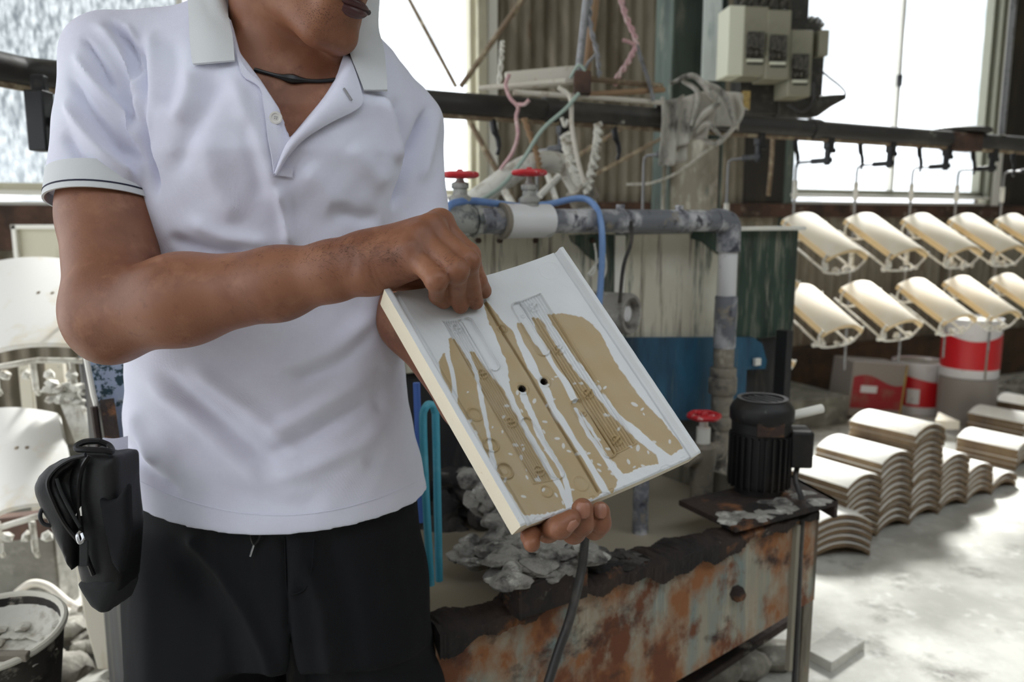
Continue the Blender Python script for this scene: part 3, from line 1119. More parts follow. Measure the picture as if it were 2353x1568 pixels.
LT = -1.0                                # the trough's other end, behind the man
tr = empty('glaze_trough', tp(-1.0, .25, 0), 'rusty steel glaze trough on legs with a flaking painted front', 'trough')
def zb(t):
    return 0.37 + 0.20 * t * .55
m = M()
nseg = 24
th = .012
for (n0, nm, mt) in ((0.0, 'front_plate', 'rust_steel'), (.52, 'back_plate', 'booth_dark')):
    m = M()
    rings = []
    for i in range(nseg + 1):
        t = LT + (0 - LT) * i / nseg
        w = .004 * math.sin(t * 5)
        rings.append([tp(t, n0 + w, zb(t)), tp(t, n0 + th + w, zb(t)), tp(t, n0 + th, ZT - .004), tp(t, n0, ZT - .004)])
    m.loft(rings)
    mk(nm, m, mt, tr)
m = M()
m.hexa([tp(-.012, 0, zb(0)), tp(-.012, .52, zb(0)), tp(-.012, .52, ZT), tp(-.012, 0, ZT), tp(0, 0, zb(0)), tp(0, .52, zb(0)), tp(0, .52, ZT), tp(0, 0, ZT)])
mk('end_plate', m, 'weathered_post', tr)
m = M()
m.loft([[tp(LT, 0, zb(LT)), tp(LT, .52, zb(LT)), tp(LT, .52, zb(LT) + .01), tp(LT, 0, zb(LT) + .01)], [tp(0, 0, zb(0)), tp(0, .52, zb(0)), tp(0, .52, zb(0) + .01), tp(0, 0, zb(0) + .01)]])
mk('bottom_plate', m, 'dark_rust', tr)
# crusted rim flange, uneven
m = M()
rings = []
rs = np.random.RandomState(4)
N = 260
for i in range(N + 1):
    t = LT + (-.02 - LT) * i / N
    w = .058 + .012 * math.sin(t * 23) + .006 * math.sin(t * 61 + 2) + rs.uniform(-.002, .002)
    h = ZT + .003 + .003 * math.sin(t * 31 + 1) + .002 * math.sin(t * 97) + rs.uniform(0, .002)
    dn = .030 + .012 * math.sin(t * 11) + .007 * math.sin(t * 37 + 1) + .005 * math.sin(t * 83) + rs.uniform(0, .003)
    rings.append([tp(t, -.012 - rs.uniform(0, .004), ZT - dn), tp(t, -.015, h - .010), tp(t, .002, h), tp(t, w * .5, h + rs.uniform(-.004, .004)), tp(t, w, h - .008), tp(t, w - .008, h - .026), tp(t, .012, ZT - .02)])
m.loft(rings)
mk('rim_flange', m, 'dark_rust', tr)
m = M()
for i in range(70):
    t = rs.uniform(LT * .65, -.55)
    lump(m, tp(t, rs.uniform(.0, .06), ZT + rs.uniform(-.004, .008)), (rs.uniform(.008, .025), rs.uniform(.006, .016), rs.uniform(.004, .010)), 100 + i, 1)
o = mk('rim_crust', m, 'dark_crust', tr)
o['kind'] = 'stuff'
m = M()
m.box(tp(LT / 2, .27, ZT - .065), (-LT - .03, .49, .01), TAX)
mk('slurry', m, 'slurry', tr)
for (t, n, nm) in ((-.018, .006, 'leg'), (-.018, .50, 'leg'), (LT + .03, .01, 'leg'), (LT + .03, .50, 'leg')):
    m = M()
    p = tp(t, n, 0)
    m.box((p[0], p[1], ZT / 2), (.036, .010, ZT), TAX)
    m.box(p + TN * .018 + TD * .013 + ZUP * ZT / 2, (.010, .036, ZT), TAX)
    mk(nm, m, 'weathered_post', tr, bevel=.002)
m = M()
m.box(tp(-.09, -.006, ZT / 2 + .1), (.012, .012, ZT - .25), TAX)
mk('seam_bar', m, 'weathered_post', tr)
m = M()
c = along(1668, -.002, 0)
c[2] = zat(c, 1362)
m.lathe([(.017, 0), (.017, .014), (.011, .022), (.0, .022)], c, -TN, 6)
mk('bolt', m, 'dark_rust', tr)

# dried-glaze bracket at the trough's near part
br = empty('crusted_bracket', along(1260, -.02, 0), 'dark steel bracket caked with dried pale glaze, clamped on the trough rim', 'bracket')
q0, q1 = along(1192, -.035, 0), along(1338, -.035, 0)
za, zb_ = zat(q0, 1352), zat(q0, 1424)
m = M()
m.box(((q0 + q1) / 2) + ZUP * ((za + zb_) / 2), (np.linalg.norm((q1 - q0)[:2]), .006, za - zb_), TAX)
m.box(((q0 + q1) / 2) + TN * .05 + ZUP * za, (np.linalg.norm((q1 - q0)[:2]), .10, .006), TAX)
m.box(q0 + TN * .02 + ZUP * ((za + zb_) / 2), (.006, .05, za - zb_), TAX)
mk('angle_plate', m, 'dark_rust', br, bevel=.002)
m = M()
rs = np.random.RandomState(11)
for i in range(60):
    u = rs.uniform(1150, 1345)
    c = along(u, rs.uniform(-.03, .10), 0)
    lump(m, c + ZUP * (za + rs.uniform(-.004, .022)), (rs.uniform(.012, .04), rs.uniform(.01, .03), rs.uniform(.006, .016)), i, 2)
mk('glaze_cake', m, 'glaze_crust', br)['kind'] = 'stuff'
m = M()
for i in range(46):
    f = i / 45
    u = 1095 + 120 * f + rs.uniform(-25, 25)
    v = 1120 + 170 * f + rs.uniform(-40, 20)
    lump(m, P(u, v, 1.62 - .12 * f + rs.uniform(-.04, .04)), (rs.uniform(.015, .035), rs.uniform(.012, .03), rs.uniform(.015, .04)), 40 + i, 2)
for i in range(20):
    lump(m, P(rs.uniform(1055, 1200), rs.uniform(1240, 1300), 1.5 + rs.uniform(-.03, .03)), (rs.uniform(.015, .04), rs.uniform(.012, .03), rs.uniform(.008, .02)), 90 + i, 2)
o = mk('glaze_lump', m, 'glaze_crust')
tag(o, 'hanging ragged lump of dried white glaze behind the held tile, above the slurry', 'glaze lump', kind='stuff')
m = M()
for i in range(60):
    u = rs.uniform(1010, 1330)
    v = rs.uniform(1050, 1260)
    lump(m, P(u, v, 1.80 + rs.uniform(-.05, .02)), (rs.uniform(.03, .06), rs.uniform(.02, .04), rs.uniform(.02, .05)), 200 + i, 2)
o = mk('dark_sludge', m, 'dark_crust')
tag(o, 'dark clotted sludge on the booth wall above the trough', 'sludge', kind='stuff')
m = M()
a, b = P(1290, 1215, 1.45), P(1290, 1330, 1.42)
m.tube([a, b], .014, 8)
mk('post_stub', m, 'glaze_crust', br)

# ---- booth
BN = .53
bo = empty('glaze_booth', tp(-1.2, .7, 0), 'big scuffed cream, green and blue steel glaze booth behind the man', 'glaze booth')
bl, brt = along(150, BN, 0), along(1792, BN, 0)
ZTOP = zat(along(1400, BN, 0), 532)
ZMID = zat(along(1600, BN, 0), 778)
def bpanel(u0, u1, z0, z1, mname, name, out=0.0, dep=.02, bev=.003):
    a, b = along(u0, BN - out, 0), along(u1, BN - out, 0)
    m = M()
    m.box((a + b) / 2 + ZUP * (z0 + z1) / 2 + TN * dep / 2, (np.linalg.norm(b - a), dep, z1 - z0), TAX)
    return mk(name, m, mname, bo, bevel=bev)
m = M()
a, b = along(330, BN + .02, 0), along(1790, BN + .02, 0)
m.box((a + b) / 2 + TN * .2 + ZUP * .62, (np.linalg.norm(b - a), .4, 1.18), TAX)
mk('body', m, 'booth_dark', bo)
bpanel(800, 1395, ZMID, ZTOP, 'booth_cream', 'upper_panel')
bpanel(1418, 1662, ZMID, ZTOP - .008, 'booth_cream', 'upper_panel', .002)
bpanel(1395, 1418, ZMID + .03, ZTOP - .01, 'frame_white', 'seam_strip', .004)
bpanel(1660, 1790, ZMID - .02, ZTOP, 'booth_green', 'corner_panel', .003)
# green paint left on the cream panel, a ragged plate of its own shape
m = M()
pts = [(1296, 541), (1365, 538), (1392, 540), (1394, 700), (1376, 690), (1368, 640), (1352, 600), (1332, 585), (1318, 568), (1302, 556)]
pp = []
for u, v in pts:
    q = along(u, BN - .002, 0)
    pp.append(np.array([q[0], q[1], zat(q, v)]))
m.prism(pp, -TN * .0015)
mk('green_patch', m, 'booth_green', bo)
m = M()
pts = [(1560, 532), (1660, 527), (1660, 600), (1640, 640), (1625, 590), (1600, 572), (1580, 556), (1556, 548)]
pp = []
for u, v in pts:
    q = along(u, BN - .005, 0)
    pp.append(np.array([q[0], q[1], zat(q, v)]))
m.prism(pp, -TN * .0015)
mk('green_patch', m, 'booth_green', bo)
m = M()
pts = [(1100, 778), (1702, 776), (1722, 790), (1734, 830), (1732, 848), (1690, 850), (1690, 960), (1100, 985)]
pp = []
for u, v in pts:
    q = along(u, BN - .02, 0)
    pp.append(np.array([q[0], q[1], zat(q, v)]))
m.prism(pp, TN * .02)
mk('blue_panel', m, 'booth_blue', bo)
m = M()
a, b = along(300, BN - .012, 0), along(1792, BN - .012, 0)
m.box((a + b) / 2 + ZUP * (ZTOP + .004), (np.linalg.norm(b - a), .05, .012), TAX)
mk('top_lip', m, 'frame_white', bo, bevel=.003)
m = M()
rs = np.random.RandomState(3)
for i in range(46):
    c = along(rs.uniform(1030, 1420), BN - .03 + rs.uniform(0, .08), 0)
    lump(m, c + ZUP * (ZTOP + .01), (rs.uniform(.01, .03), rs.uniform(.008, .02), rs.uniform(.004, .010)), i, 1)
mk('top_crust', m, 'white_crust', bo)['kind'] = 'stuff'
# small white tab and bolts
m = M()
q = along(1712, BN - .03, 0)
m.box(q + ZUP * zat(q, 832), (.026, .012, .022), TAX)
mk('tab', m, 'frame_white', bo, bevel=.002)
for u in (1105, 1150, 1225, 1345):
    q = along(u, BN - .004, 0)
    m = M()
    m.lathe([(.007, 0), (.007, .006), (.0, .008)], q + ZUP * zat(q, 553), -TN, 6)
    mk('bolt', m, 'rust_beam', bo)
# left flank seen past the man's elbow
m = M()
Yl = 1.40
m.hexa([P(186, 795, Yl), P(186, 795, Yl + .02), P(252, 1040, Yl + .02), P(252, 1040, Yl), P(480, 780, Yl + .10), P(480, 780, Yl + .12), P(480, 1040, Yl + .12), P(480, 1040, Yl + .10)])
mk('flank_panel', m, 'booth_speckle', bo)
m = M()
m.tube([P(188, 770, Yl - .01), P(214, 905, Yl - .01), P(250, 1035, Yl - .01)], .005, 8)
mk('flank_edge', m, 'frame_white', bo)
m = M()
m.tube([P(216, 935, Yl - .02), P(232, 1050, Yl - .02)], .006, 6)
m.hexa([P(228, 920, Yl - .02), P(228, 920, Yl), P(246, 1050, Yl), P(246, 1050, Yl - .02), P(262, 915, Yl - .02), P(262, 915, Yl), P(282, 1050, Yl), P(282, 1050, Yl - .02)])
mk('rusty_cleat', m, 'dark_rust', bo)
m = M()
q = along(1770, BN - .04, 0)
m.box(q + ZUP * ((ZMID + .55) / 2 - .02), (.03, .04, ZMID - .50), TAX)
mk('corner_post', m, 'booth_dark', bo)

# ---- pvc pipe with valves
PN = BN - .085
pz = 1.246
pi = empty('pvc_pipe', along(1660, PN, 0), 'dusty grey plastic pipe along the booth top, turning down at its end', 'pipe')
a, b = along(1030, PN, pz), along(1655, PN, pz)
m = M()
m.tube([a, b], .0285, 18)
mk('pipe_run', m, 'pvc_dusty', pi)
m = M()
e0 = along(1640, PN, pz)
e1 = along(1676, PN, pz)
m.tube(spline([e0, e0 + (e1 - e0) * .45, e1 - ZUP * .010 - TD * .004, e1 - ZUP * .035, e1 - ZUP * .085], 5), .0325, 18)
mk('elbow', m, 'pvc_dusty', pi)
def zz(v):
    return zat(e1, v)
for (v0, v1, r, mt, nm) in ((535, 570, .0315, 'pvc_white', 'collar'), (568, 684, .0265, 'pvc_white', 'down_pipe'), (680, 800, .031, 'pvc_dusty', 'sleeve'), (795, 860, .029, 'pvc_grime', 'down_pipe'), (845, 868, .037, 'pvc_grime', 'collar'), (866, 905, .041, 'pvc_grime', 'union_nut'), (900, 960, .031, 'pvc_grime', 'down_pipe'), (955, 985, .036, 'pvc_grime', 'collar'), (980, 1085, .030, 'pvc_grime', 'down_pipe')):
    m = M()
    q = e1.copy()
    q[2] = zz(v1)
    m.lathe([(r * .93, 0), (r, .004), (r, zz(v0) - zz(v1) - .004), (r * .93, zz(v0) - zz(v1))], q, ZUP, 8 if nm == 'union_nut' else 18)
    mk(nm, m, mt, pi)
m = M()
q = e1.copy()
q[2] = zz(1105)
m.lathe([(.0, -.05), (.035, -.04), (.047, -.01), (.045, .02), (.03, .045), (.0, .05)], q, ZUP, 16)
m.tube([q, q - TD * .10 - ZUP * .01], .035, 14)
mk('bottom_elbow', m, 'pvc_grime', pi)
m = M()
c0, c1 = along(1152, PN, pz), along(1262, PN, pz)
m.lathe([(.030, 0), (.0385, .004), (.0385, np.linalg.norm(c1 - c0) - .004), (.030, np.linalg.norm(c1 - c0))], c0, TD, 20)
mk('coupling', m, 'pvc_white', pi)
m = M()
m.lathe([(.0395, 0), (.041, .003), (.041, .008), (.0395, .011)], c0 - TD * .004, TD, 20)
mk('seal_ring', m, 'pvc_grime', pi)
def clamp(u):
    c = along(u, PN, pz)
    m = M()
    m.lathe([(.0295, -.006), (.031, -.006), (.031, .006), (.0295, .006)], c, TD, 18)
    m.box(c + ZUP * .034, (.02, .012, .012), TAX)
    mk('pipe_clamp', m, 'pvc_dusty', pi, bevel=.002)
clamp(1425)
clamp(1560)
m = M()
c = along(1425, PN - .03, 0)
m.tube(spline([c + ZUP * pz, c + ZUP * (pz - .05) + TD * .004, c + ZUP * (pz - .11) - TD * .02, c + ZUP * (pz - .2) - TD * .03], 4), .005, 6)
mk('hanging_strap', m, 'cable_black', pi)

def handwheel(e, c, r, name='handwheel'):
    m = M()
    n = 30
    rim = []
    for k in range(n + 1):
        th_ = 2 * math.pi * k / n
        rr = r * (1 + .05 * math.cos(6 * th_))
        rim.append(c + np.array([math.cos(th_) * rr, math.sin(th_) * rr, 0]))
    m.tube(rim, r * .2, 8)
    for k in range(4):
        th_ = k * math.pi / 2 + .3
        m.tube([c - ZUP * .004, c + np.array([math.cos(th_) * r, math.sin(th_) * r, 0])], r * .13, 6)
    m.lathe([(r * .28, -.008), (r * .28, .006), (r * .16, .012), (0, .012)], c, ZUP, 10)
    return mk(name, m, 'red_paint', e)
def gate_valve(u, vwheel, label, thin=False):
    c = along(u, PN, pz)
    e = empty('gate_valve', c, label, 'valve')
    zw = zat(c, vwheel)
    zb0 = pz + .02
    m = M()
    m.lathe([(.022, -.030), (.024, 0), (.024, .024), (.021, .04), (.021, .048)], c, ZUP, 16)
    m.lathe([(.03, -.03), (.034, -.022), (.034, .022), (.03, .03)], c, TD, 16)
    for k in (-1, 1):
        m.lathe([(.036, -.006), (.036, .006)], c + TD * .036 * k, TD, 8)
    mk('valve_body', m, 'valve_iron', e)
    m = M()
    m.lathe([(.025, .042), (.025, .05), (.016, .056), (.015, .068), (.019, .070), (.019, .080), (.010, .084), (.007, .092), (.006, zw - pz)], c, ZUP, 14)
    mk('bonnet', m, 'valve_iron', e)
    handwheel(e, np.array([c[0], c[1], zw]), .033)
gate_valve(1058, 402, 'grey gate valve with a small red handwheel against the bright window')
gate_valve(1216, 397, 'grey gate valve with a red handwheel in front of the arched white pipe')

m = M()
hp = [(1022, 560, 1.66), (1022, 500, 1.66), (1036, 470, 1.68), (1082, 462, 1.74), (1140, 468, 1.80), (1200, 474, 1.9), (1262, 469, 1.95), (1325, 456, 1.97), (1358, 464, 1.96), (1378, 498, 1.92), (1384, 560, 1.90), (1381, 640, 1.91), (1377, 700, 1.91), (1372, 770, 1.91)]
m.tube(spline([P(*q) for q in hp], 5), .0080, 12)
tag(mk('blue_hose', m, 'hose_blue'), 'pale blue hose running over the pipe and down the cream booth front', 'hose')
m = M()
m.tube(spline([P(*q) for q in ((1366, 560, 1.93), (1370, 590, 1.94), (1366, 625, 1.94), (1352, 632, 1.93), (1374, 600, 1.95), (1388, 580, 1.96), (1392, 620, 1.97), (1382, 650, 1.96))], 5), .003, 6)
tag(mk('wire_tie', m, 'wire_white'), 'tangled white wire tied round the blue hose', 'wire')
m = M()
ap = [(1072, 474, 2.5), (1120, 440, 2.52), (1168, 405, 2.55), (1212, 380, 2.58), (1262, 371, 2.62), (1300, 386, 2.64), (1326, 424, 2.66), (1352, 480, 2.68)]
m.tube(spline([P(*q) for q in ap], 6), .034, 16)
ad = empty('arched_pipe', P(1210, 480, 2.55), 'fat white-crusted pipe arching over behind the valves', 'pipe')
mk('pipe_bend', m, 'white_crust', ad)
m = M()
q = P(1340, 452, 2.67)
m.lathe([(.046, -.03), (.050, -.03), (.050, .02), (.046, .02)], q, nrm(P(1352, 480, 2.68) - P(1326, 424, 2.66)), 16)
mk('pipe_collar', m, 'pvc_grime', ad)
m = M()
for a_, b_, r_ in (((1285, 405), (1240, 450), .011), ((1258, 402), (1282, 470), .009), ((1160, 440), (1182, 478), .012)):
    m = M()
    m.tube([P(*a_, 2.5), P(*b_, 2.45)], r_, 8)
    mk('stay_bar', m, 'white_crust', ad)

# cup-shaped white fitting on the booth front
cu = along(1428, BN - .10, 0)
cu[2] = zat(cu, 722)
ce = empty('round_flange', cu, 'pale round cup-shaped pipe end sticking out of the booth beside the blue hose', 'pipe end')
m = M()
ax_ = nrm(-TN + TD * .35)
m.lathe([(.052, -.13), (.053, 0), (.050, .006), (.042, .006), (.036, -.012), (.0, -.014)], cu, ax_, 24)
mk('cup', m, 'grey_cup', ce)
m = M()
m.lathe([(.02, -.012), (.02, -.006), (.0, -.006)], cu, ax_, 14)
mk('cap_disc', m, 'pvc_white', ce)

# low valve with red wheel, standpipe in the slurry
c = along(1594, .30, 0)
c[2] = zat(c, 956)
lv = empty('gate_valve', (c[0], c[1], ZT - .06), 'low gate valve with a worn red handwheel beside the black motor', 'valve')
handwheel(lv, c, .036)
m = M()
m.lathe([(.018, -.07), (.018, -.03), (.012, -.028), (.010, 0)], c, ZUP, 12)
mk('bonnet', m, 'frame_white', lv)
m = M()
m.lathe([(.028, -(c[2] - ZT + .06)), (.030, -.14), (.034, -.12), (.034, -.08), (.024, -.07)], c, ZUP, 14)
m.lathe([(.024, -.06), (.024, .06)], c - ZUP * .1, TD, 12)
mk('valve_body', m, 'pvc_grime', lv)
m = M()
c = along(1458, .22, 0)
z0, z1 = ZT - .066, zat(c, 1000)
m.lathe([(.018, 0), (.018, z1 - z0)], np.array([c[0], c[1], z0]), ZUP, 14)
tag(mk('standpipe', m, 'pvc_dusty'), 'grey standpipe dipping into the brown slurry under the held tile', 'pipe')

# turquoise bar and blue bar beside the man's hip
m = M()
m.tube(spline([P(*q) for q in ((990, 1345, 1.36), (979, 1150, 1.36), (972, 975, 1.36), (976, 940, 1.36), (988, 930, 1.37), (999, 944, 1.38), (1002, 1000, 1.38), (1009, 1335, 1.38))], 5), .0072, 10)
tag(mk('bent_bar', m, 'turquoise'), 'turquoise bar bent to a narrow hook beside the man\'s hip', 'bar')
m = M()
m.tube([P(957, 880, 1.42), P(968, 1200, 1.42)], .0065, 8)
tag(mk('blue_bar', m, 'blue_plastic'), 'thin blue bar just behind the turquoise one', 'bar')

# black rubber hose down the trough front
m = M()
m.tube(spline([P(*q) for q in ((1352, 1190, 1.52), (1345, 1235, 1.40), (1336, 1310, 1.28), (1310, 1420, 1.22), (1282, 1500, 1.20), (1250, 1600, 1.17))], 6), .0078, 10)
tag(mk('rubber_hose', m, 'cable_black'), 'dark rubber hose hanging over the rim down the rusty trough front', 'hose')

# deck plate and motor
pl = [PZ(1560, 1150, ZT + .024), PZ(1690, 1212, ZT + .024), PZ(1926, 1150, ZT + .024), PZ(1818, 1092, ZT + .024)]
dk = empty('motor_deck', (pl[0] + pl[2]) / 2, 'rusty steel deck plate across the trough end under the motor', 'plate')
m = M()
m.prism([p - ZUP * .012 for p in pl], ZUP * .012)
m.hexa([pl[2] + ZUP * 0, pl[2] - TD * .012, pl[2] - TD * .012 - ZUP * .04, pl[2] - ZUP * .04, pl[3], pl[3] - TD * .012, pl[3] - TD * .012 - ZUP * .04, pl[3] - ZUP * .04])
mk('deck_plate', m, 'dark_rust', dk)
m = M()
rs = np.random.RandomState(8)
for i in range(30):
    f, g = rs.uniform(0, 1), rs.uniform(0, 1)
    p = (pl[1] * (1 - f) + pl[2] * f) * (1 - g * .4) + (pl[0] * (1 - f) + pl[3] * f) * g * .4
    lump(m, p, (rs.uniform(.01, .03), rs.uniform(.01, .025), rs.uniform(.002, .006)), i, 1)
mk('deck_crust', m, 'glaze_crust', dk)['kind'] = 'stuff'
mc = PZ(1742, 1128, ZT + .024)
mo = empty('pump_motor', mc, 'black finned electric pump motor standing on the trough end', 'motor')
H = zat(mc, 918) - mc[2]
rm = .068
m = M()
m.lathe([(rm * .8, 0), (rm * .8, .02), (rm * .92, .022), (rm * .92, H * .66), (rm * .98, H * .67), (rm * .98, H * .80)], mc, ZUP, 28)
mk('housing', m, 'motor_black', mo)
for k in range(26):
    th_ = 2 * math.pi * k / 26
    dd = np.array([math.cos(th_), math.sin(th_), 0])
    m = M() if k == 0 else m
    m.box(mc + dd * rm * .96 + ZUP * H * .36, (.012, .004, H * .56), [dd, np.array([-dd[1], dd[0], 0]), ZUP])
mk('cooling_fins', m, 'motor_black', mo)['kind'] = 'stuff'
m = M()
m.lathe([(rm * 1.02, H * .78), (rm * 1.06, H * .80), (rm * 1.06, H * .90), (rm * .98, H * .95), (rm * .84, H), (rm * .84, H + .004), (rm * .70, H + .004), (rm * .66, H - .004), (0, H - .006)], mc, ZUP, 30)
mk('fan_cowl', m, 'motor_black', mo)
m = M()
for k in range(5):
    m.box(mc + ZUP * (H - .003) + TD * (k - 2) * .018, (.006, .08, .006), TAX)
mk('cowl_grille', m, 'black_iron', mo)
m = M()
dT = nrm(RGT + np.array([0, -.1, 0]))
tb = mc + dT * .086 + ZUP * (H * .50)
m.box(tb, (.05, .07, .085), [dT, np.array([-dT[1], dT[0], 0]), ZUP])
mk('terminal_box', m, 'motor_black', mo, bevel=.005)
m = M()
m.box(mc + ZUP * H * .745 - np.array([.0, rm * .98, 0]), (.06, .004, .03))
mk('rating_plate', m, 'dark_rust', mo)
m = M()
a = mc + dT * .07 + ZUP * H * .79 + np.array([0, .03, 0])
m.tube([a, a + np.array([.085, .02, .014])], .0105, 10)
tag(mk('white_rod', m, 'frame_white'), 'short white rod sticking out beside the black motor', 'rod')
m = M()
tbq = tb - ZUP * .045
uu, vv, dd_ = proj(tbq)
m.tube(spline([tbq, P(1828, 1105, tbq[1] - .03), P(1843, 1160, FR[1] - .03), P(1838, 1290, FR[1] - .05), P(1832, 1450, FR[1] - .05), P(1822, 1640, FR[1] - .04)], 6), .0062, 8)
tag(mk('motor_cable', m, 'cable_black'), 'black cable drooping from the motor down the trough corner', 'cable')
# ================================================================== SWITCH BOXES, RAG, HANGING RACK, CANS, STACKS, LEFT CORNER
# ---- switch boxes on the column
sbx = [nrm((1, .10, 0)), nrm((.10, -1, 0)), ZUP]
def fbox(u0, u1, v0, v1, Y, dep, name, mname, parent, bev=.004):
    """box whose front shows between the given columns and rows"""
    a, b = P(u0, v0, Y), P(u1, v1, Y)
    m = M()
    c = np.array([(a[0] + b[0]) / 2, Y, (a[2] + b[2]) / 2]) - sbx[1] * dep / 2
    m.box(c, (abs(b[0] - a[0]), dep, abs(a[2] - b[2])), sbx)
    return mk(name, m, mname, parent, bevel=bev)
YB = 3.62
bb = empty('mounting_board', P(1780, 270, YB + .2), 'dark board with iron fittings carrying the switch boxes', 'board')
fbox(1690, 1850, -20, 262, YB + .26, .04, 'board', 'box_dark', bb)
fbox(1812, 1888, 42, 120, YB + .17, .08, 'iron_case', 'box_dark', bb)
fbox(1860, 1890, 100, 230, YB + .17, .08, 'iron_case', 'box_dark', bb)
fbox(1700, 1800, 180, 262, YB + .17, .08, 'iron_case', 'box_dark', bb)
fbox(1790, 1880, 214, 268, YB + .17, .08, 'iron_case', 'box_dark', bb)
m = M()
m.tube([P(1870, 245, YB + .1), P(1905, 232, YB + .1), P(1942, 222, YB + .1)], [.05, .03, .012], 10)
mk('cable_gland', m, 'box_dark', bb)
m = M()
for (u, v) in ((1700, 2), (1722, -4), (1745, 6), (1768, 2), (1790, 8)):
    m.tube(spline([P(u, v + 24, YB + .06), P(u + 6, v + 4, YB + .03), P(u + 20, v - 8, YB + .05), P(u + 26, v + 20, YB + .08)], 4), .008, 6)
mk('cable_bunch', m, 'box_fitting', bb)
for (u, v) in ((1862, 46), (1875, 48), (1886, 60)):
    m = M()
    m.lathe([(.012, 0), (.012, .02), (.006, .03)], P(u, v, YB + .06), (0, -1, .2), 8)
    mk('bolt', m, 'steel', bb)
def switch_box(u0, u1, v0, v1, label, Y=YB):
    e = empty('switch_box', P((u0 + u1) / 2, v1, Y), label, 'switch box', 'cream switch boxes on the column')
    fbox(u0, u1, v0, v1, Y, .15, 'case', 'box_cream_shaded', e, .006)
    h = v1 - v0
    w = u1 - u0
    fbox(u0 + 5, u1 - 6, v0 + h * .36, v0 + h * .74, Y - .004, .006, 'recess_panel', 'box_fitting', e)
    m = M()
    for k in range(3):
        c = P(u0 + w * (.25 + .25 * k), v0 + h * .50, Y - .012)
        m.box(c, (.022, .02, .05 + .012 * k), sbx)
        m.lathe([(.010, 0), (.010, .02), (0, .024)], c + np.array([0, 0, -.05]), sbx[1], 8)
    mk('fuse_block', m, 'box_fitting', e, bevel=.002)
    fbox(u0 + 6, u1 - 8, v0 + h * .75, v0 + h * .79, Y - .012, .012, 'ledge', 'box_cream_lit', e, .001)
    fbox(u0 + 6, u1 - 8, v0 + h * .79, v0 + h * .83, Y - .003, .006, 'painted_shade', 'box_dark', e, .001)  # dark strip paints the shade below the ledge
    return e
s1 = switch_box(1711, 1762, 14, 176, 'cream switch box with lit side painted pale, beside the white cover strip of the column')
fbox(1676, 1709, 12, 174, YB - .004, .14, 'lit_side', 'box_cream_lit', s1)  # pale block stands for the lit side of the case
switch_box(1764, 1814, 22, 182, 'cream switch box in the middle of the three')
switch_box(1816, 1864, 68, 222, 'smaller cream switch box hung lowest of the three', YB + .03)
tb_ = empty('junction_box', P(1893, 130, YB), 'small tan box jutting out against the bright window beside the switch boxes', 'box')
fbox(1884, 1904, 68, 128, YB + .04, .06, 'case', 'box_cream_shaded', tb_)
m = M()
m.tube(spline([P(1882, 158, YB), P(1905, 178, YB - .01), P(1930, 198, YB - .02), P(1943, 214, YB - .01), P(1938, 228, YB + .05)], 5), .0045, 8)
m.tube(spline([P(1870, 190, YB - .03), P(1868, 235, YB - .05), P(1842, 256, YB - .06), P(1808, 240, YB - .04)], 5), .007, 8)
tag(mk('loose_cable', m, 'cable_black'), 'thin black cable looping out from the switch boxes', 'cable')
m = M()
m.box(P(1714, 231, 3.38), (.034, .004, .075), sbx)
tag(mk('paper_tag', m, 'tag_yellow'), 'small yellowed tag hanging between the rag and the switch boxes', 'tag')

# ---- grey rag thrown over the conveyor
rg = M()
cr_ = on_run(1560)
def rag_piece(u0, u1, vtop, vbot, ph, amp, dy=-.06, back=True):
    rows, cols = 16, 18
    g = []
    for i in range(rows + 5):
        row = []
        for j in range(cols):
            x = j / (cols - 1)
            u = u0 + (u1 - u0) * x
            c = on_run(u)
            if i < 5:                       # over the top of the rail
                a = math.pi * (1 - i / 5 * .95) * .62 + .2
                p = c + n_run * (.055 * math.cos(a) * -1 * -1) + ZUP * (.056 * math.sin(a))
                p = c + n_run * .058 * math.cos(math.pi - a * 1.0) * -1 + ZUP * .058 * math.sin(a)
            else:
                t = (i - 5) / (rows - 1)
                v = vtop + 30 + (vbot - vtop - 30) * t + 10 * math.sin(x * 3 + ph)
                p = P(u - 8 * t * math.sin(ph), v, c[1] + dy)
            f = amp * math.sin(x * 11 + ph + i * .12) * min(1, .35 + i / 10)
            row.append(p - n_run * (f + .004))
        g.append(row)
    rg.sheet(g, .004)
rag_piece(1514, 1574, 190, 372, .4, .016, -.065)
rag_piece(1556, 1628, 190, 330, 2.0, .018, -.085)
rag_piece(1600, 1700, 188, 300, 3.3, .020, -.075)
rs = np.random.RandomState(2)
for k, (a, b, c, w) in enumerate((((1540, 192), (1595, 175), (1640, 230), .02), ((1568, 186), (1604, 215), (1588, 290), .02), ((1605, 185), (1660, 215), (1690, 290), .024), ((1690, 215), (1702, 265), (1660, 325), .022), ((1680, 300), (1640, 332), (1595, 300), .02), ((1600, 305), (1625, 285), (1660, 318), .016), ((1590, 300), (1620, 260), (1655, 240), .022))):
    Yc = on_run(a[0])[1] - .10
    pts = spline([P(a[0], a[1], Yc), P(b[0], b[1], Yc - .02), P(c[0], c[1], Yc)], 8)
    rg.tube(pts, [w * (.55 + .45 * math.sin(math.pi * min(1, max(0, i / (len(pts) - 1))))) for i in range(len(pts))], 8, flat=.5)
tag(mk('rag', rg, 'rag', sharp=None), 'crumpled dirty grey-white rag draped over the conveyor', 'rag')

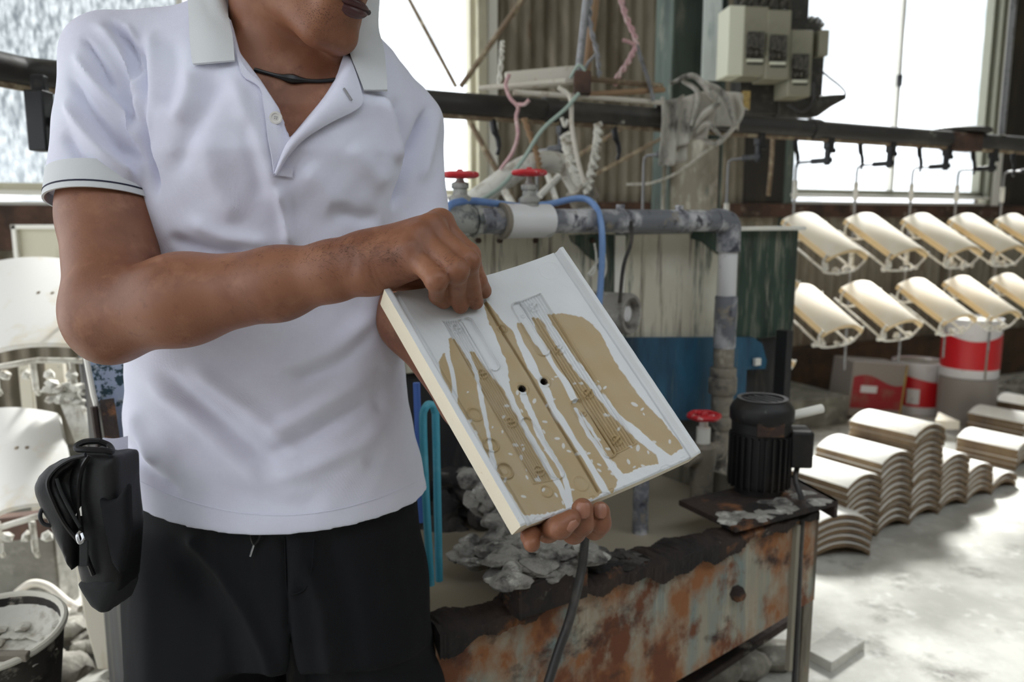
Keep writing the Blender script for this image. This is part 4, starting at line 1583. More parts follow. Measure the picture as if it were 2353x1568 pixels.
# ---- hanging rack of plank, rods and twisted wires
YR = 2.55
rk = empty('hanging_rack', P(1330, 230, YR), 'makeshift hanging rack of a white plank, rusty rods and drop rods', 'rack')
m = M()
a, b = P(1162, 188, YR), P(1330, 172, YR + .03)
ax = nrm(b - a)
m.box((a + b) / 2, (np.linalg.norm(b - a), .03, .055), [ax, nrm(np.cross(ZUP, ax)), nrm(np.cross(ax, np.cross(ZUP, ax)))])
mk('plank', m, 'plank_white', rk, bevel=.003)
def rrod(pts, r, mname, name='rod'):
    m = M()
    m.tube(pts, r, 8)
    mk(name, m, mname, rk)
rrod([P(1352, -40, YR), P(1328, 185, YR)], .012, 'rod_steel', 'drop_rod')
rrod([P(1372, -40, YR + .05), P(1340, 215, YR + .05)], .014, 'wire_rust', 'drop_rod')
rrod([P(1325, 178, YR), P(1520, 198, YR + .2)], .009, 'rust_rod')
rrod([P(1100, 203, YR), P(1300, 186, YR - .05)], .008, 'plank_white')
rrod([P(1180, 212, YR - .05), P(1345, 222, YR), P(1520, 236, YR + .2)], .008, 'plank_white')
rrod([P(1345, 218, YR), P(1525, 206, YR + .2)], .009, 'wire_rust')
m = M()
m.box(P(1338, 192, YR - .01), (.05, .05, .07))
mk('corner_clip', m, 'rust_beam', rk, bevel=.004)
def wire(pts, r, mname, label, twist=False):
    m = M()
    sp = spline([P(*q) for q in pts], 8)
    if twist:
        for ph in (0, math.pi):
            q = [p + np.array([math.cos(i * 1.1 + ph), math.sin(i * 1.1 + ph) * .4, math.sin(i * 1.1 + ph)]) * r * .8 for i, p in enumerate(sp)]
            m.tube(q, r * .8, 6)
    else:
        m.tube(sp, r, 7)
    return tag(mk('twisted_wire' if twist else 'wire', m, mname), label, 'wire', 'wires tied to the hanging rack')
wire([(1358, -20, YR), (1356, 50, YR), (1372, 120, YR), (1378, 175, YR)], .006, 'rod_steel', 'twisted grey wire dropping to the rusty end of the rack', True)
wire([(1376, 118, YR), (1348, 150, YR), (1340, 185, YR)], .005, 'rod_steel', 'short grey wire tail crossing behind the corner clip of the rack')
wire([(1422, -20, YR + .1), (1440, 40, YR + .1), (1462, 95, YR + .1), (1448, 135, YR + .1), (1418, 180, YR + .1), (1414, 192, YR + .1)], .007, 'wire_pink', 'pinkish twisted wire bending back to the rusty rod', True)
wire([(1462, 100, YR + .1), (1478, 150, YR + .12), (1492, 192, YR + .14), (1502, 232, YR + .15)], .007, 'rod_steel', 'grey wire running straight down to the rod beside the rag')
wire([(1462, 105, YR + .1), (1444, 96, YR + .09), (1430, 92, YR + .09)], .006, 'wire_pink', 'short bent pink wire end sticking out of the twist')
wire([(1155, 95, YR), (1153, 130, YR), (1147, 195, YR)], .006, 'wire_white', 'short straight white wire standing behind the plank end', True)
wire([(1170, 172, YR - .06), (1162, 195, YR - .07), (1172, 225, YR - .08), (1190, 246, YR - .08), (1186, 270, YR - .08), (1190, 310, YR - .08), (1178, 350, YR - .06), (1150, 390, YR - .04)], .006, 'wire_pink', 'pink cord knotted round the plank and hanging down past the conveyor')
wire([(1190, 240, YR - .09), (1205, 240, YR - .10), (1216, 230, YR - .10)], .006, 'wire_pink', 'loose pink end of the knotted cord')
wire([(1205, 272, YR), (1222, 320, YR), (1236, 360, YR), (1240, 392, YR)], .007, 'wire_rust', 'rusty twisted wire hanging below the conveyor left of the green cord', True)
wire([(1330, 215, YR - .1), (1300, 250, YR - .12), (1245, 300, YR - .14), (1200, 370, YR - .16), (1150, 430, YR - .2), (1090, 470, YR - .3)], .006, 'wire_green', 'long pale green cord slanting from the rack down to the first red valve')
wire([(1282, 200, YR - .1), (1310, 225, YR - .1), (1314, 290, YR - .1), (1326, 360, YR - .1), (1342, 420, YR - .1)], .007, 'plank_white', 'cream cord looping from the rack down to the arched pipe')
wire([(1302, 312, YR), (1310, 350, YR), (1325, 400, YR), (1340, 425, YR)], .015, 'wire_white', 'thick white twisted wire standing above the arched pipe', True)
wire([(1376, 285, YR), (1372, 340, YR), (1360, 395, YR), (1350, 440, YR)], .011, 'wire_white', 'white bead-like twisted wire hanging straight below the conveyor', True)
wire([(1290, 270, YR), (1298, 290, YR), (1305, 275, YR)], .006, 'wire_white', 'little white wire loop right under the conveyor')
wire([(1440, 424, 3.2), (1500, 420, 3.2), (1560, 395, 3.2), (1620, 350, 3.2), (1690, 300, 3.2)], .0055, 'wire_white', 'long white cable sagging below the rag')
wire([(1776, 310, 3.7), (1772, 380, 3.7), (1765, 450, 3.7)], .010, 'rust_rod', 'straight brown rod hanging beside the near jamb of the bright window')
wire([(1310, 180, YR - .02), (1330, 150, YR - .03), (1345, 168, YR - .03), (1336, 192, YR - .03)], .005, 'wire_green', 'green wire wound round the corner clip of the rack')

# ---- paint tins
def round_tin(c, r, h, label, dirty=False, seam=None, lid=True, turn=0.0):
    c = np.asarray(c, float)
    e = empty('paint_tin', c, label, 'tin', 'red and white tins by the back wall')
    m = M()
    m.lathe([(r * .97, 0), (r, .008), (r, h - .01), (r * 1.015, h - .006), (r * 1.015, h), (r * .96, h), (r * .94, h - .012), (0, h - .012)], c, ZUP, 36)
    mk('can_body', m, 'tin_grey' if dirty else 'tin_white', e)
    if lid:
        m = M()
        m.lathe([(0, h - .010), (r * .80, h - .010), (r * .84, h - .004), (r * .88, h - .004), (r * .9, h - .010), (r * .93, h - .011)], c, ZUP, 36, caps=False)
        mk('lid', m, 'tin_metal', e)
    if not dirty:
        boxes = seam is None
        m = M()
        n = 64
        rings = []
        for k in range(n + 1):
            th_ = 2 * math.pi * k / n
            zt = h * (.70 + .06 * math.sin(2 * th_ + turn))
            zb2 = h * .16
            dv = np.array([math.cos(th_), math.sin(th_), 0])
            rings.append([c + dv * (r + .0005) + ZUP * zb2, c + dv * (r + .002) + ZUP * zb2, c + dv * (r + .002) + ZUP * zt, c + dv * (r + .0005) + ZUP * zt])
        m.loft(rings, caps=False)
        mk('red_label', m, 'tin_red', e)
        m = M()
        for k in range(-3, 4):
            th_ = -1.25 + turn * .1 + k * .045
            dv = np.array([math.cos(th_), math.sin(th_), 0])
            m.box(c + dv * (r + .003) + ZUP * h * .88, (.001, .008, .016 + .006 * (k % 2)), [dv, np.array([-dv[1], dv[0], 0]), ZUP])
        mk('printed_lettering', m, 'print_grey', e)['kind'] = 'stuff'
        th_ = -1.95
        for th_, hh, ww, zq, mm in (((-2.2, .10, .075, .36, 'tin_white'), (-.80, .05, .07, .52, 'tin_white')) if boxes else ()):
            m = M()
            rr = []
            for k in range(7):
                t2 = th_ + (k - 3) * ww / r / 6
                dv = np.array([math.cos(t2), math.sin(t2), 0])
                rr.append([c + dv * (r + .0025) + ZUP * (h * zq - hh / 2), c + dv * (r + .0035) + ZUP * (h * zq - hh / 2), c + dv * (r + .0035) + ZUP * (h * zq + hh / 2), c + dv * (r + .0025) + ZUP * (h * zq + hh / 2)])
            m.loft(rr)
            mk('label_box', m, mm, e)
    if seam is not None:
        dv = np.array([math.cos(seam), math.sin(seam), 0])
        m = M()
        m.box(c + dv * (r + .003) + ZUP * h / 2, (.003, .012, h * .97), [dv, np.array([-dv[1], dv[0], 0]), ZUP])
        mk('seam', m, 'tin_metal', e)
    return e
t2 = PZ(2134, 948, 0.0)
t2 = PZ(2132, 955, 0.0) + np.array([0, .15, 0])
round_tin(t2, .165, .335, 'open round red and white tin with metal lid behind the stacked tiles', turn=.9)
t4 = PZ(2248, 982, 0.0) + np.array([.0, .15, 0])
round_tin(t4, .165, .29, 'grimy grey round tin at the bottom of the pair of stacked tins', dirty=True)
round_tin(t4 + ZUP * .292, .163, .36, 'round red and white tin standing on top of the grimy tin', seam=-1.55, turn=2.3)
sq = empty('square_tin', PZ(2000, 945, 0.0), 'dusty square red and white tin leaning beside the round one', 'tin', 'red and white tins by the back wall')
sc = PZ(2000, 962, 0.0) + np.array([0, .12, 0])
rx = np.array([math.cos(.12), math.sin(.12), -.09])
rx = nrm(rx)
ry = nrm(np.array([-.25, 1, 0]))
ry = nrm(ry - rx * (ry @ rx))
rz = np.cross(rx, ry)
SA = [rx, ry, rz]
m = M()
m.box(sc + rz * .18, (.36, .25, .35), SA)
mk('can_body', m, 'tin_grey', sq, bevel=.006)
m = M()
r_ = []
for k in range(15):
    x = -.17 + .34 * k / 14
    zt = .245 + .03 * math.sin(k / 14 * 5 + .4)
    q = sc + rx * x - ry * .1265
    r_.append([q + rz * .06, q + ry * .001 + rz * .06, q + ry * .001 + rz * zt, q + rz * zt])
m.loft(r_)
mk('red_label', m, 'tin_dull_red', sq)
m = M()
m.box(sc - rx * .06 - ry * .128 + rz * .185, (.11, .002, .045), SA)
mk('label_box', m, 'tin_white', sq)
m = M()
m.box(sc + rx * .176 - ry * .124 + rz * .18, (.012, .010, .35), SA)
mk('corner_seam', m, 'tag_yellow', sq)

# ---- stacked roof tiles on the floor
L1, L6 = PZ(1938, 1262, 0.0), PZ(2278, 1138, 0.0)
SD = nrm(L6 - L1)
SN = np.array([-SD[1], SD[0], 0])
YAW_ST = math.atan2(SD[1], SD[0])
step = np.linalg.norm(L6 - L1) / 5
rs = np.random.RandomState(21)
GAP = .0272
def stack(base, n, name, yaw=YAW_ST, dirty_top=0, group='roof tiles stacked on the floor'):
    for k in range(n):
        nth = 'topmost' if k == n - 1 and n > 1 else ('bottom' if k == 0 and n > 1 else (ORD[k] + ' from the floor' if n > 1 else 'single'))
        me = ME_DIRTY if k >= n - dirty_top else ME_STACK
        jit = rs.uniform(-.004, .004, 2)
        loc = base + np.array([jit[0], jit[1], k * GAP])
        put_tile(me, loc, yaw + rs.uniform(-.012, .012), 0.0, f'pale curved roof tile, {nth} in the {name}', group)
def sb_(i, back=0.0):
    return L1 + SD * (step * (i + .5)) + SN * (TL / 2 + back)
stack(sb_(0), 9, 'first column of the big floor stack, counted from the trough')
stack(sb_(1), 11, 'second column of the big floor stack')
stack(sb_(2), 14, 'tallest column of the big floor stack', dirty_top=2)
stack(sb_(3), 8, 'fourth column of the big floor stack')
stack(sb_(4), 5, 'fifth column of the big floor stack')
stack(sb_(5.02), 2, 'low last column of the big floor stack')
c0 = PZ(1910, 1282, 0.0)
stack(c0 + np.array([.02, TL / 2, 0]), 5, 'short column right behind the trough leg', yaw=R(8))
stack(sb_(-.55, .33), 9, 'back column behind the first one')
RB = PZ(2330, 1070, 0.0)
stack(RB + SN * .1 + SD * .02, 4, 'nearer stack at the far side of the floor, right of the big one', yaw=YAW_ST + .02)
stack(PZ(2345, 1022, 0.0) + SN * .12 + SD * .06, 5, 'middle stack at the far side of the floor', yaw=YAW_ST + .02)
stack(PZ(2390, 985, 0.0) + SN * .1 + SD * .06, 5, 'farthest stack at the edge of the floor', yaw=YAW_ST + .02)
m = M()
q = PZ(2170, 1005, 0.0)
m.prism([q + np.array([-.06, 0, .05]), q + np.array([.07, -.02, .05]), q + np.array([.02, .12, .07])], ZUP * .05)
tag(mk('tile_shard', m, 'raw_tile'), 'broken cream tile corner lying behind the tallest column', 'tile shard')
m = M()
for i in range(14):
    c = PZ(rs.uniform(2300, 2420), rs.uniform(895, 925), 0.0)
    lump(m, c + ZUP * .05, (.08, .07, .05), i, 1)
tag(mk('rubble', m, 'rubble'), 'low heap of pale rubble beyond the tins', 'rubble', kind='stuff')

# flat slab and rubble by the trough leg
sl = [PZ(1850, 1492, .03), PZ(1912, 1524, .03), PZ(1988, 1472, .03), PZ(1925, 1440, .03)]
m = M()
m.prism([p - ZUP * .03 for p in sl], ZUP * .03)
tag(mk('floor_slab', m, 'concrete', bevel=.003), 'loose flat concrete slab on the floor beside the trough leg', 'slab')
rs = np.random.RandomState(31)
m = M()
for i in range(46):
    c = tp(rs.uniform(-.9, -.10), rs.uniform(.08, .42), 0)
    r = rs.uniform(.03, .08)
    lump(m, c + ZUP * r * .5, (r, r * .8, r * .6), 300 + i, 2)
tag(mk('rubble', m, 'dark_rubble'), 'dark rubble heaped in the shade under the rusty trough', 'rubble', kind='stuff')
for k, (u, v, s, lab) in enumerate(((1625, 1500, .075, 'pale broken block under the trough, nearer the rubber hose'), (1715, 1490, .055, 'rounded pale stone under the trough, next to the legs'), (1790, 1470, .06, 'grey angular stone under the trough close to the leg'))):
    c = PZ(u, v, .08)
    m = M()
    lump(m, (c[0], c[1], s * .55), (s * 1.3, s, s * .75), 60 + k, 2, .2)
    tag(mk('stone', m, 'rubble'), lab, 'stone')
m = M()
c = along(1690, .17, 0)
m.box(c + ZUP * .21, (.42, .10, .02), [nrm(TD + ZUP * .16), TN, nrm(ZUP - TD * .16)])
tag(mk('dark_board', m, 'dark_rust', bevel=.003), 'dark board lying under the trough bottom near its leg', 'board')

# ---- left corner: block wall, post, pan, hose, beam
m = M()
a, b = P(-160, 1238, 2.35), P(150, 1238, 2.45)
m.box(((a[0] + b[0]) / 2, 2.45, a[2] / 2), (b[0] - a[0], .12, a[2]))
blk = mk('low_wall', m, 'grey_concrete', bevel=.008)
tag(blk, 'low grey concrete wall in the corner behind the pouch', 'wall', kind='structure')
m = M()
m.hexa([P(168, 1228, 1.86), P(168, 1228, 1.90), P(222, 1535, 1.88), P(222, 1535, 1.84), P(265, 1228, 1.86), P(265, 1228, 1.90), P(300, 1535, 1.88), P(300, 1535, 1.84)])
bp_ = M()
pq = [(160, 1225), (225, 1225), (300, 1300), (300, 1540), (224, 1540), (196, 1440), (178, 1330)]
bp_.prism([P(u, v, 1.84) for u, v in pq], (0, .04, 0))
tag(mk('white_post', bp_, 'white_post', bevel=.004), 'peeling white sheet-metal post behind the pouch', 'post')
m = M()
a, b = P(-70, 1222, 2.2), P(215, 1190, 2.15)
ax = nrm(b - a)
m.box((a + b) / 2, (np.linalg.norm(b - a), .05, .07), [ax, nrm(np.cross(ZUP, ax)), ZUP])
tag(mk('rusty_beam', m, 'rust_beam', bevel=.004), 'rusty horizontal beam below the lower white tile', 'beam')
m = M()
rs = np.random.RandomState(13)
a, b = P(150, 880, 2.1), P(200, 1010, 2.1)
bx = [nrm(b - a), np.array([0, 1.0, 0]), nrm(np.cross(nrm(b - a), np.array([0, 1.0, 0])))]
m.box((a + b) / 2, (np.linalg.norm(b - a), .03, .05), bx)
for i in range(14):
    lump(m, P(rs.uniform(115, 195), rs.uniform(880, 925), 2.08), (.02, .02, .012), i, 1)
tag(mk('crusted_bracket', m, 'white_crust'), 'rusty bracket caked white between the two big white tiles', 'bracket')
m = M()
m.tube(spline([P(*q) for q in ((30, 1370, 2.2), (70, 1342, 2.2), (110, 1348, 2.2), (150, 1380, 2.18), (185, 1400, 2.15))], 6), .011, 10)
tag(mk('white_hose', m, 'plank_white'), 'short white hose curving in front of the low concrete wall', 'hose')
m = M()
for i in range(60):
    c = PZ(rs.uniform(60, 330), rs.uniform(1420, 1640), .03)
    r = rs.uniform(.025, .07)
    lump(m, c + ZUP * r * .4, (r, r * .8, r * .6), 500 + i, 2)
tag(mk('rubble', m, 'rubble'), 'pale rubble heap at the foot of the white post', 'rubble', kind='stuff')
# panel and plates below the left window
m = M()
a, b = P(42, 518, 3.2), P(240, 592, 3.2)
m.box(((a[0] + b[0]) / 2, 3.2, (a[2] + b[2]) / 2), (b[0] - a[0], .03, a[2] - b[2]))
wp = mk('cream_panel', m, 'frame_paint')
tag(wp, 'cream panel with a white edge under the window behind the elbow', 'panel')
m = M()
m.box(((a[0] + b[0]) / 2, 3.19, a[2] - .006), (b[0] - a[0] + .02, .05, .016))
m.box((a[0], 3.19, (a[2] + b[2]) / 2), (.016, .05, a[2] - b[2]))
mk('panel_edge', m, 'frame_white', wp, origin=world_loc(wp))
# white plank legs behind the near tiles
m = M()
for (u0, v0, u1, v1, Y, r) in ((70, 835, 78, 1180, 2.55, .018), (120, 830, 140, 900, 2.6, .03)):
    m.box((P(u0, v0, Y) + P(u1, v1, Y)) / 2, (r * 2, .02, abs(P(u0, v0, Y)[2] - P(u1, v1, Y)[2])))
tag(mk('white_upright', m, 'white_post'), 'white uprights standing behind the hanging white tiles', 'upright')

# pan caked with glaze at the near corner
pc = PD(-14, 1452, 1.36)
pe = empty('glaze_pan', (pc[0], pc[1], pc[2] - .16), 'white-rimmed pan caked with dried glaze in the near corner by the rubble', 'pan')
pax = nrm((.02, -.16, 1))
m = M()
rp = .112
m.lathe([(rp * .72, -.15), (rp * .94, -.01), (rp * .94, 0), (rp * .90, 0), (rp * .86, -.05), (rp * .6, -.09), (0, -.095)], pc, pax, 36)
mk('pan_body', m, 'bucket_dark', pe)
m = M()
rim = []
x_ = nrm(np.cross((0, 1, 0), pax))
y_ = np.cross(pax, x_)
for k in range(41):
    th_ = 2 * math.pi * k / 40
    rim.append(pc + (x_ * math.cos(th_) + y_ * math.sin(th_)) * rp * .95)
m.tube(rim, .0062, 8)
mk('rim', m, 'bucket_white', pe)
m = M()
rs = np.random.RandomState(77)
for i in range(60):
    th_ = rs.uniform(0, 6.28)
    rr = rp * rs.uniform(.3, .86)
    lump(m, pc + (x_ * math.cos(th_) + y_ * math.sin(th_)) * rr - pax * (.058 - .046 * (rr / rp) ** 2), (rs.uniform(.01, .025), rs.uniform(.01, .02), .006), i, 1)
m.lathe([(rp * .92, -.012), (rp * .8, -.030), (rp * .55, -.052), (0, -.060)], pc, pax, 30, caps=False)
mk('glaze_cake', m, 'white_crust', pe)['kind'] = 'stuff'
m = M()
m.box(pc - y_ * rp * .55 + pax * .002, (rp * 1.7, .014, .014), [x_, y_, pax])
mk('cross_bar', m, 'pvc_grime', pe, bevel=.002)
m = M()
ps = M()
ps.lathe([(.045, 0), (.05, .01), (.05, pc[2] - .155)], (pc[0], pc[1] + .02, 0), ZUP, 16)
tag(mk('pan_stand', ps, 'dark_rust'), 'stubby dark stand under the glaze pan', 'stand')
# ================================================================== THE HELD TILE (its frame is needed for the hands)
D0 = 0.87
tc_ = [PD(883, 665, D0), PD(1294, 567, D0 * 1.1166), PD(1612, 1040, D0 * 1.0176), PD(1197, 1210, D0 * .9010)]
HO = tc_[0]
HA = tc_[1] - tc_[0]                 # across
HB = tc_[3] - tc_[0]                 # down
HN = nrm(np.cross(HB, HA))           # towards the camera
if HN @ (CAM - HO) < 0:
    HN = -HN
SAGM = .026
def sag(a):
    """how far the dish lies under the rims"""
    return -(.007 + (SAGM - .007) * (1 - np.abs(2 * a - 1) ** 2.0))
def held(a, b, h=0.0):
    a, b, h = np.asarray(a, float), np.asarray(b, float), np.asarray(h, float)
    return HO + a[..., None] * HA + b[..., None] * HB + h[..., None] * HN
def px_ab(u, v):
    """tile coordinates of the dish point seen at (u, v)"""
    u, v = np.asarray(u, float), np.asarray(v, float)
    r = FWD + RGT * ((u - 1176.5) / FPX)[..., None] + UPV * ((784 - v) / FPX)[..., None]
    G = np.linalg.inv(np.stack([HA, HB, HN], 1))
    h = np.full(u.shape, -.02)
    for _ in range(5):
        t = (((HO - CAM) @ HN) + h) / (r @ HN)
        q = (CAM + r * t[..., None] - HO) @ G.T
        a = np.clip(q[..., 0], 0, 1)
        h = sag(a)
    return q[..., 0], q[..., 1]
def on_tile(u, v, off):
    a, b = px_ab(u, v)
    return held(a, b, sag(np.clip(a, 0, 1)) + off)

# ================================================================== THE MAN
foot = np.array([-.33, 1.17, 0.0])
man = empty('person', foot, 'man in white polo shirt and black trousers holding a clay tile in both hands', 'person')

# ---- torso section by height: (row, left column, right column, distance, half depth)
SEC = [(1330, 272, 1005, 1.175, .145), (1130, 276, 990, 1.175, .142), (1000, 290, 955, 1.178, .132), (880, 298, 930, 1.178, .124), (700, 303, 925, 1.172, .126), (520, 318, 945, 1.160, .134),
       (360, 322, 955, 1.145, .134), (260, 330, 950, 1.142, .122), (180, 350, 925, 1.145, .105), (110, 400, 880, 1.152, .088), (40, 470, 820, 1.158, .070), (-60, 540, 745, 1.165, .05)]
sz, sx, sy, srx, sry = [], [], [], [], []
for v, l, r, Y, ry in SEC:
    a, b = P(l, v, Y), P(r, v, Y)
    sz.append(a[2]); sx.append((a[0] + b[0]) / 2); sy.append(Y); srx.append((b[0] - a[0]) / 2); sry.append(ry)
YAWT = R(3)
HEMZ0 = P(620, 1130, 1.175)[2]
def torso(inset=0.0):
    def fn(p):
        z = p[:, 2]
        yw = np.interp(z, [HEMZ0 + .02, HEMZ0 + .35, HEMZ0 + .55], [R(-8), R(2), R(7)])
        ct, st_ = np.cos(yw), np.sin(yw)
        cx = np.interp(z, sz, sx); cy = np.interp(z, sz, sy)
        rx = np.interp(z, sz, srx) - inset; ry = np.interp(z, sz, sry) - inset
        dx, dy = p[:, 0] - cx, p[:, 1] - cy
        X = dx * ct + dy * st_
        Y_ = -dx * st_ + dy * ct
        e = np.interp(z, [HEMZ0, HEMZ0 + .18], [2.05, 2.35])
        k = (np.abs(X / rx) ** e + np.abs(Y_ / ry) ** e) ** (1 / e)
        k1 = np.sqrt((X / rx ** 2) ** 2 + (Y_ / ry ** 2) ** 2) + 1e-9
        k0 = np.sqrt((X / rx) ** 2 + (Y_ / ry) ** 2)
        return np.clip((k - 1) * np.clip(k0 / k1, .02, .3), -.2, .6)
    return fn
HEMZ = HEMZ0 - .012
HXC, HRX = (P(276, 1130, 1.175)[0] + P(990, 1130, 1.175)[0]) / 2, (P(990, 1130, 1.175)[0] - P(276, 1130, 1.175)[0]) / 2
def hem_z(p):
    return HEMZ + .022 * np.clip(np.abs(p[:, 0] - HXC) / HRX, 0, 1.1) ** 2 + .006 * np.clip((HXC - p[:, 0]) / HRX, 0, 1)
NECK0, NECK1 = P(640, 120, 1.165), P(645, -70, 1.10)
SHL, SHR = P(262, 150, 1.13), P(922, 292, 1.21)
CUFL = PD(246, 452, 1.062)
CUFR = P(955, 560, 1.16)
vpoly = [(488, -120), (536, 60), (552, 122), (600, 185), (642, 250), (664, 322), (700, 282), (752, 214), (800, 140), (846, 40), (880, -120)]
def shirt_fn(p):
    d = torso()(p)
    d = smin(d, cap(P(600, 92, 1.155), SHL + (0, 0, .004), .052, .064)(p), .05)
    d = smin(d, cap(P(760, 120, 1.175), SHR, .050, .058)(p), .05)
    s = cap(SHL, CUFL, .066, .0735)(p)
    s = np.maximum(s, (p - CUFL) @ nrm(CUFL - SHL))
    d = smin(d, s, .014)
    d = smin(d, cap(SHR, CUFR, .058, .052)(p), .022)
    d = np.maximum(d, hem_z(p) - p[:, 2])
    # neck opening and the V of the open placket
    q = p - CAM
    dep = q @ FWD
    dep = np.where(dep < .2, .2, dep)
    u = 1176.5 + (q @ RGT) / dep * FPX
    v = 784 - (q @ UPV) / dep * FPX
    w = poly_sd(u, v, vpoly) / FPX * 1.05
    w = np.maximum(w, dep - 1.14)
    d = np.maximum(d, -w)
    d = np.maximum(d, -cap(NECK0 - (0, 0, .05), NECK1, .069, .075)(p))
    return d
SV, SF = sdf_mesh(shirt_fn, (-.68, .92, HEMZ - .02), (.02, 1.36, 1.58), .0036)
SV = relax(SV, SF, 2)

# folds: (picture path, half width in px, height in mm); each is pushed out of (or into) the cloth
FOLDS = [
    ([(205, 45), (262, 100), (312, 190), (334, 300)], 13, 5), ([(240, 42), (300, 100), (326, 200)], 11, -5), ([(280, 44), (318, 110), (332, 220), (340, 330)], 10, 6),
    ([(165, 110), (225, 200), (290, 275), (338, 350)], 14, 6), ([(150, 160), (205, 250), (270, 325), (335, 385)], 13, -5), ([(143, 210), (200, 310), (262, 375), (340, 425)], 15, 6),
    ([(145, 300), (190, 370), (230, 410)], 14, -4), ([(185, 80), (235, 150), (270, 215)], 9, -4),
    ([(300, 60), (330, 150), (334, 260), (332, 340), (350, 400), (362, 470)], 9, -9),
    ([(345, 60), (352, 150), (346, 260)], 18, 5), ([(395, 80), (400, 160), (378, 260)], 20, -4), ([(440, 150), (430, 220), (400, 290)], 22, 5),
    ([(500, 150), (470, 250), (430, 320), (400, 420)], 26, -5), ([(520, 150), (575, 280), (620, 400), (650, 500)], 26, 6), ([(470, 300), (500, 430), (560, 520)], 34, 5),
    ([(560, 260), (590, 380), (605, 470)], 24, -4), ([(690, 380), (740, 430), (790, 500)], 30, 5), ([(640, 420), (655, 500), (670, 575)], 14, 4),
    ([(870, 215), (900, 300), (925, 385)], 13, 6), ([(905, 215), (925, 290), (932, 380)], 13, -5), ([(985, 235), (955, 330), (935, 400), (900, 490)], 10, -8), ([(1005, 240), (985, 340), (965, 430)], 15, 4),
    ([(800, 330), (860, 400), (900, 430)], 26, 4), ([(750, 470), (820, 500), (880, 500)], 20, -4),
    ([(380, 540), (470, 575), (580, 582)], 16, -5), ([(420, 500), (520, 545), (640, 560)], 22, 5),
    ([(310, 850), (380, 905), (470, 985), (560, 1075), (640, 1135)], 24, 6), ([(350, 840), (430, 905), (540, 1000), (650, 1080)], 20, -5), ([(420, 830), (520, 900), (620, 985), (700, 1050)], 22, 5),
    ([(870, 850), (790, 900), (690, 960), (600, 1000)], 22, 6), ([(880, 905), (790, 960), (680, 1020), (590, 1050)], 20, -6), ([(920, 960), (830, 1020), (700, 1080), (600, 1105)], 24, 5),
    ([(880, 700), (800, 780), (700, 830), (590, 850)], 24, 5), ([(870, 750), (780, 830), (660, 880)], 20, -5), ([(890, 830), (870, 900), (880, 960)], 18, -4),
    ([(300, 930), (320, 1010), (360, 1080)], 20, 5), ([(295, 990), (335, 1080), (420, 1140)], 16, -4), ([(500, 1100), (620, 1160), (760, 1150)], 24, -3), ([(830, 1060), (900, 1060), (960, 1050)], 20, -4),
]
SNRM = vert_normals(SV, SF)
q = SV - CAM
dep = q @ FWD
pu, pv = 1176.5 + (q @ RGT) / dep * FPX, 784 - (q @ UPV) / dep * FPX
facing = np.clip((SNRM * (CAM - SV)).sum(1) / np.linalg.norm(CAM - SV, axis=1) * 2.2, 0, 1) * (dep < 1.2)
disp = np.zeros(len(SV))
for path, w, mm in FOLDS:
    d, s = line_d(pu, pv, [np.asarray(x) for x in spline([(x, y, 0) for x, y in path], 4)] if False else np.array(spline([(x, y, 0) for x, y in path], 4))[:, :2])
    ends = np.clip(np.minimum(s, 1 - s) * 4.5, 0, 1)
    ends = ends * ends * (3 - 2 * ends)
    disp += mm * (.0024 if w < 18 else .00155) * np.exp(-(d / (w * .9)) ** 2) * ends
edge = np.clip(poly_sd(pu, pv, vpoly) / 25.0, 0, 1)
disp *= facing * edge
disp += .0022 * vnoise(SV, 24, 5) * edge
hemk = np.clip((SV[:, 2] - hem_z(SV)) / .03, 0, 1)
SV = SV + SNRM * (disp * (.35 + .65 * hemk))[:, None]
m = M()
m.add(SV, SF.tolist())
shirt = mk('polo_shirt', m, 'polo_white', man, sharp=60, normals=False)
BVH = BVHTree.FromPolygons([tuple(v) for v in SV], [tuple(map(int, f)) for f in SF])

def drape(u, v, off, fallback=1.08):
    """point on the shirt seen at (u, v), lifted by off towards the camera"""
    r = ray(u, v)
    hit = BVH.ray_cast(Vector(CAM), Vector(nrm(r)))
    if hit[0] is None:
        p = PD(u, v, fallback)
    else:
        p = np.array(hit[0][:])
    return p - nrm(r) * off

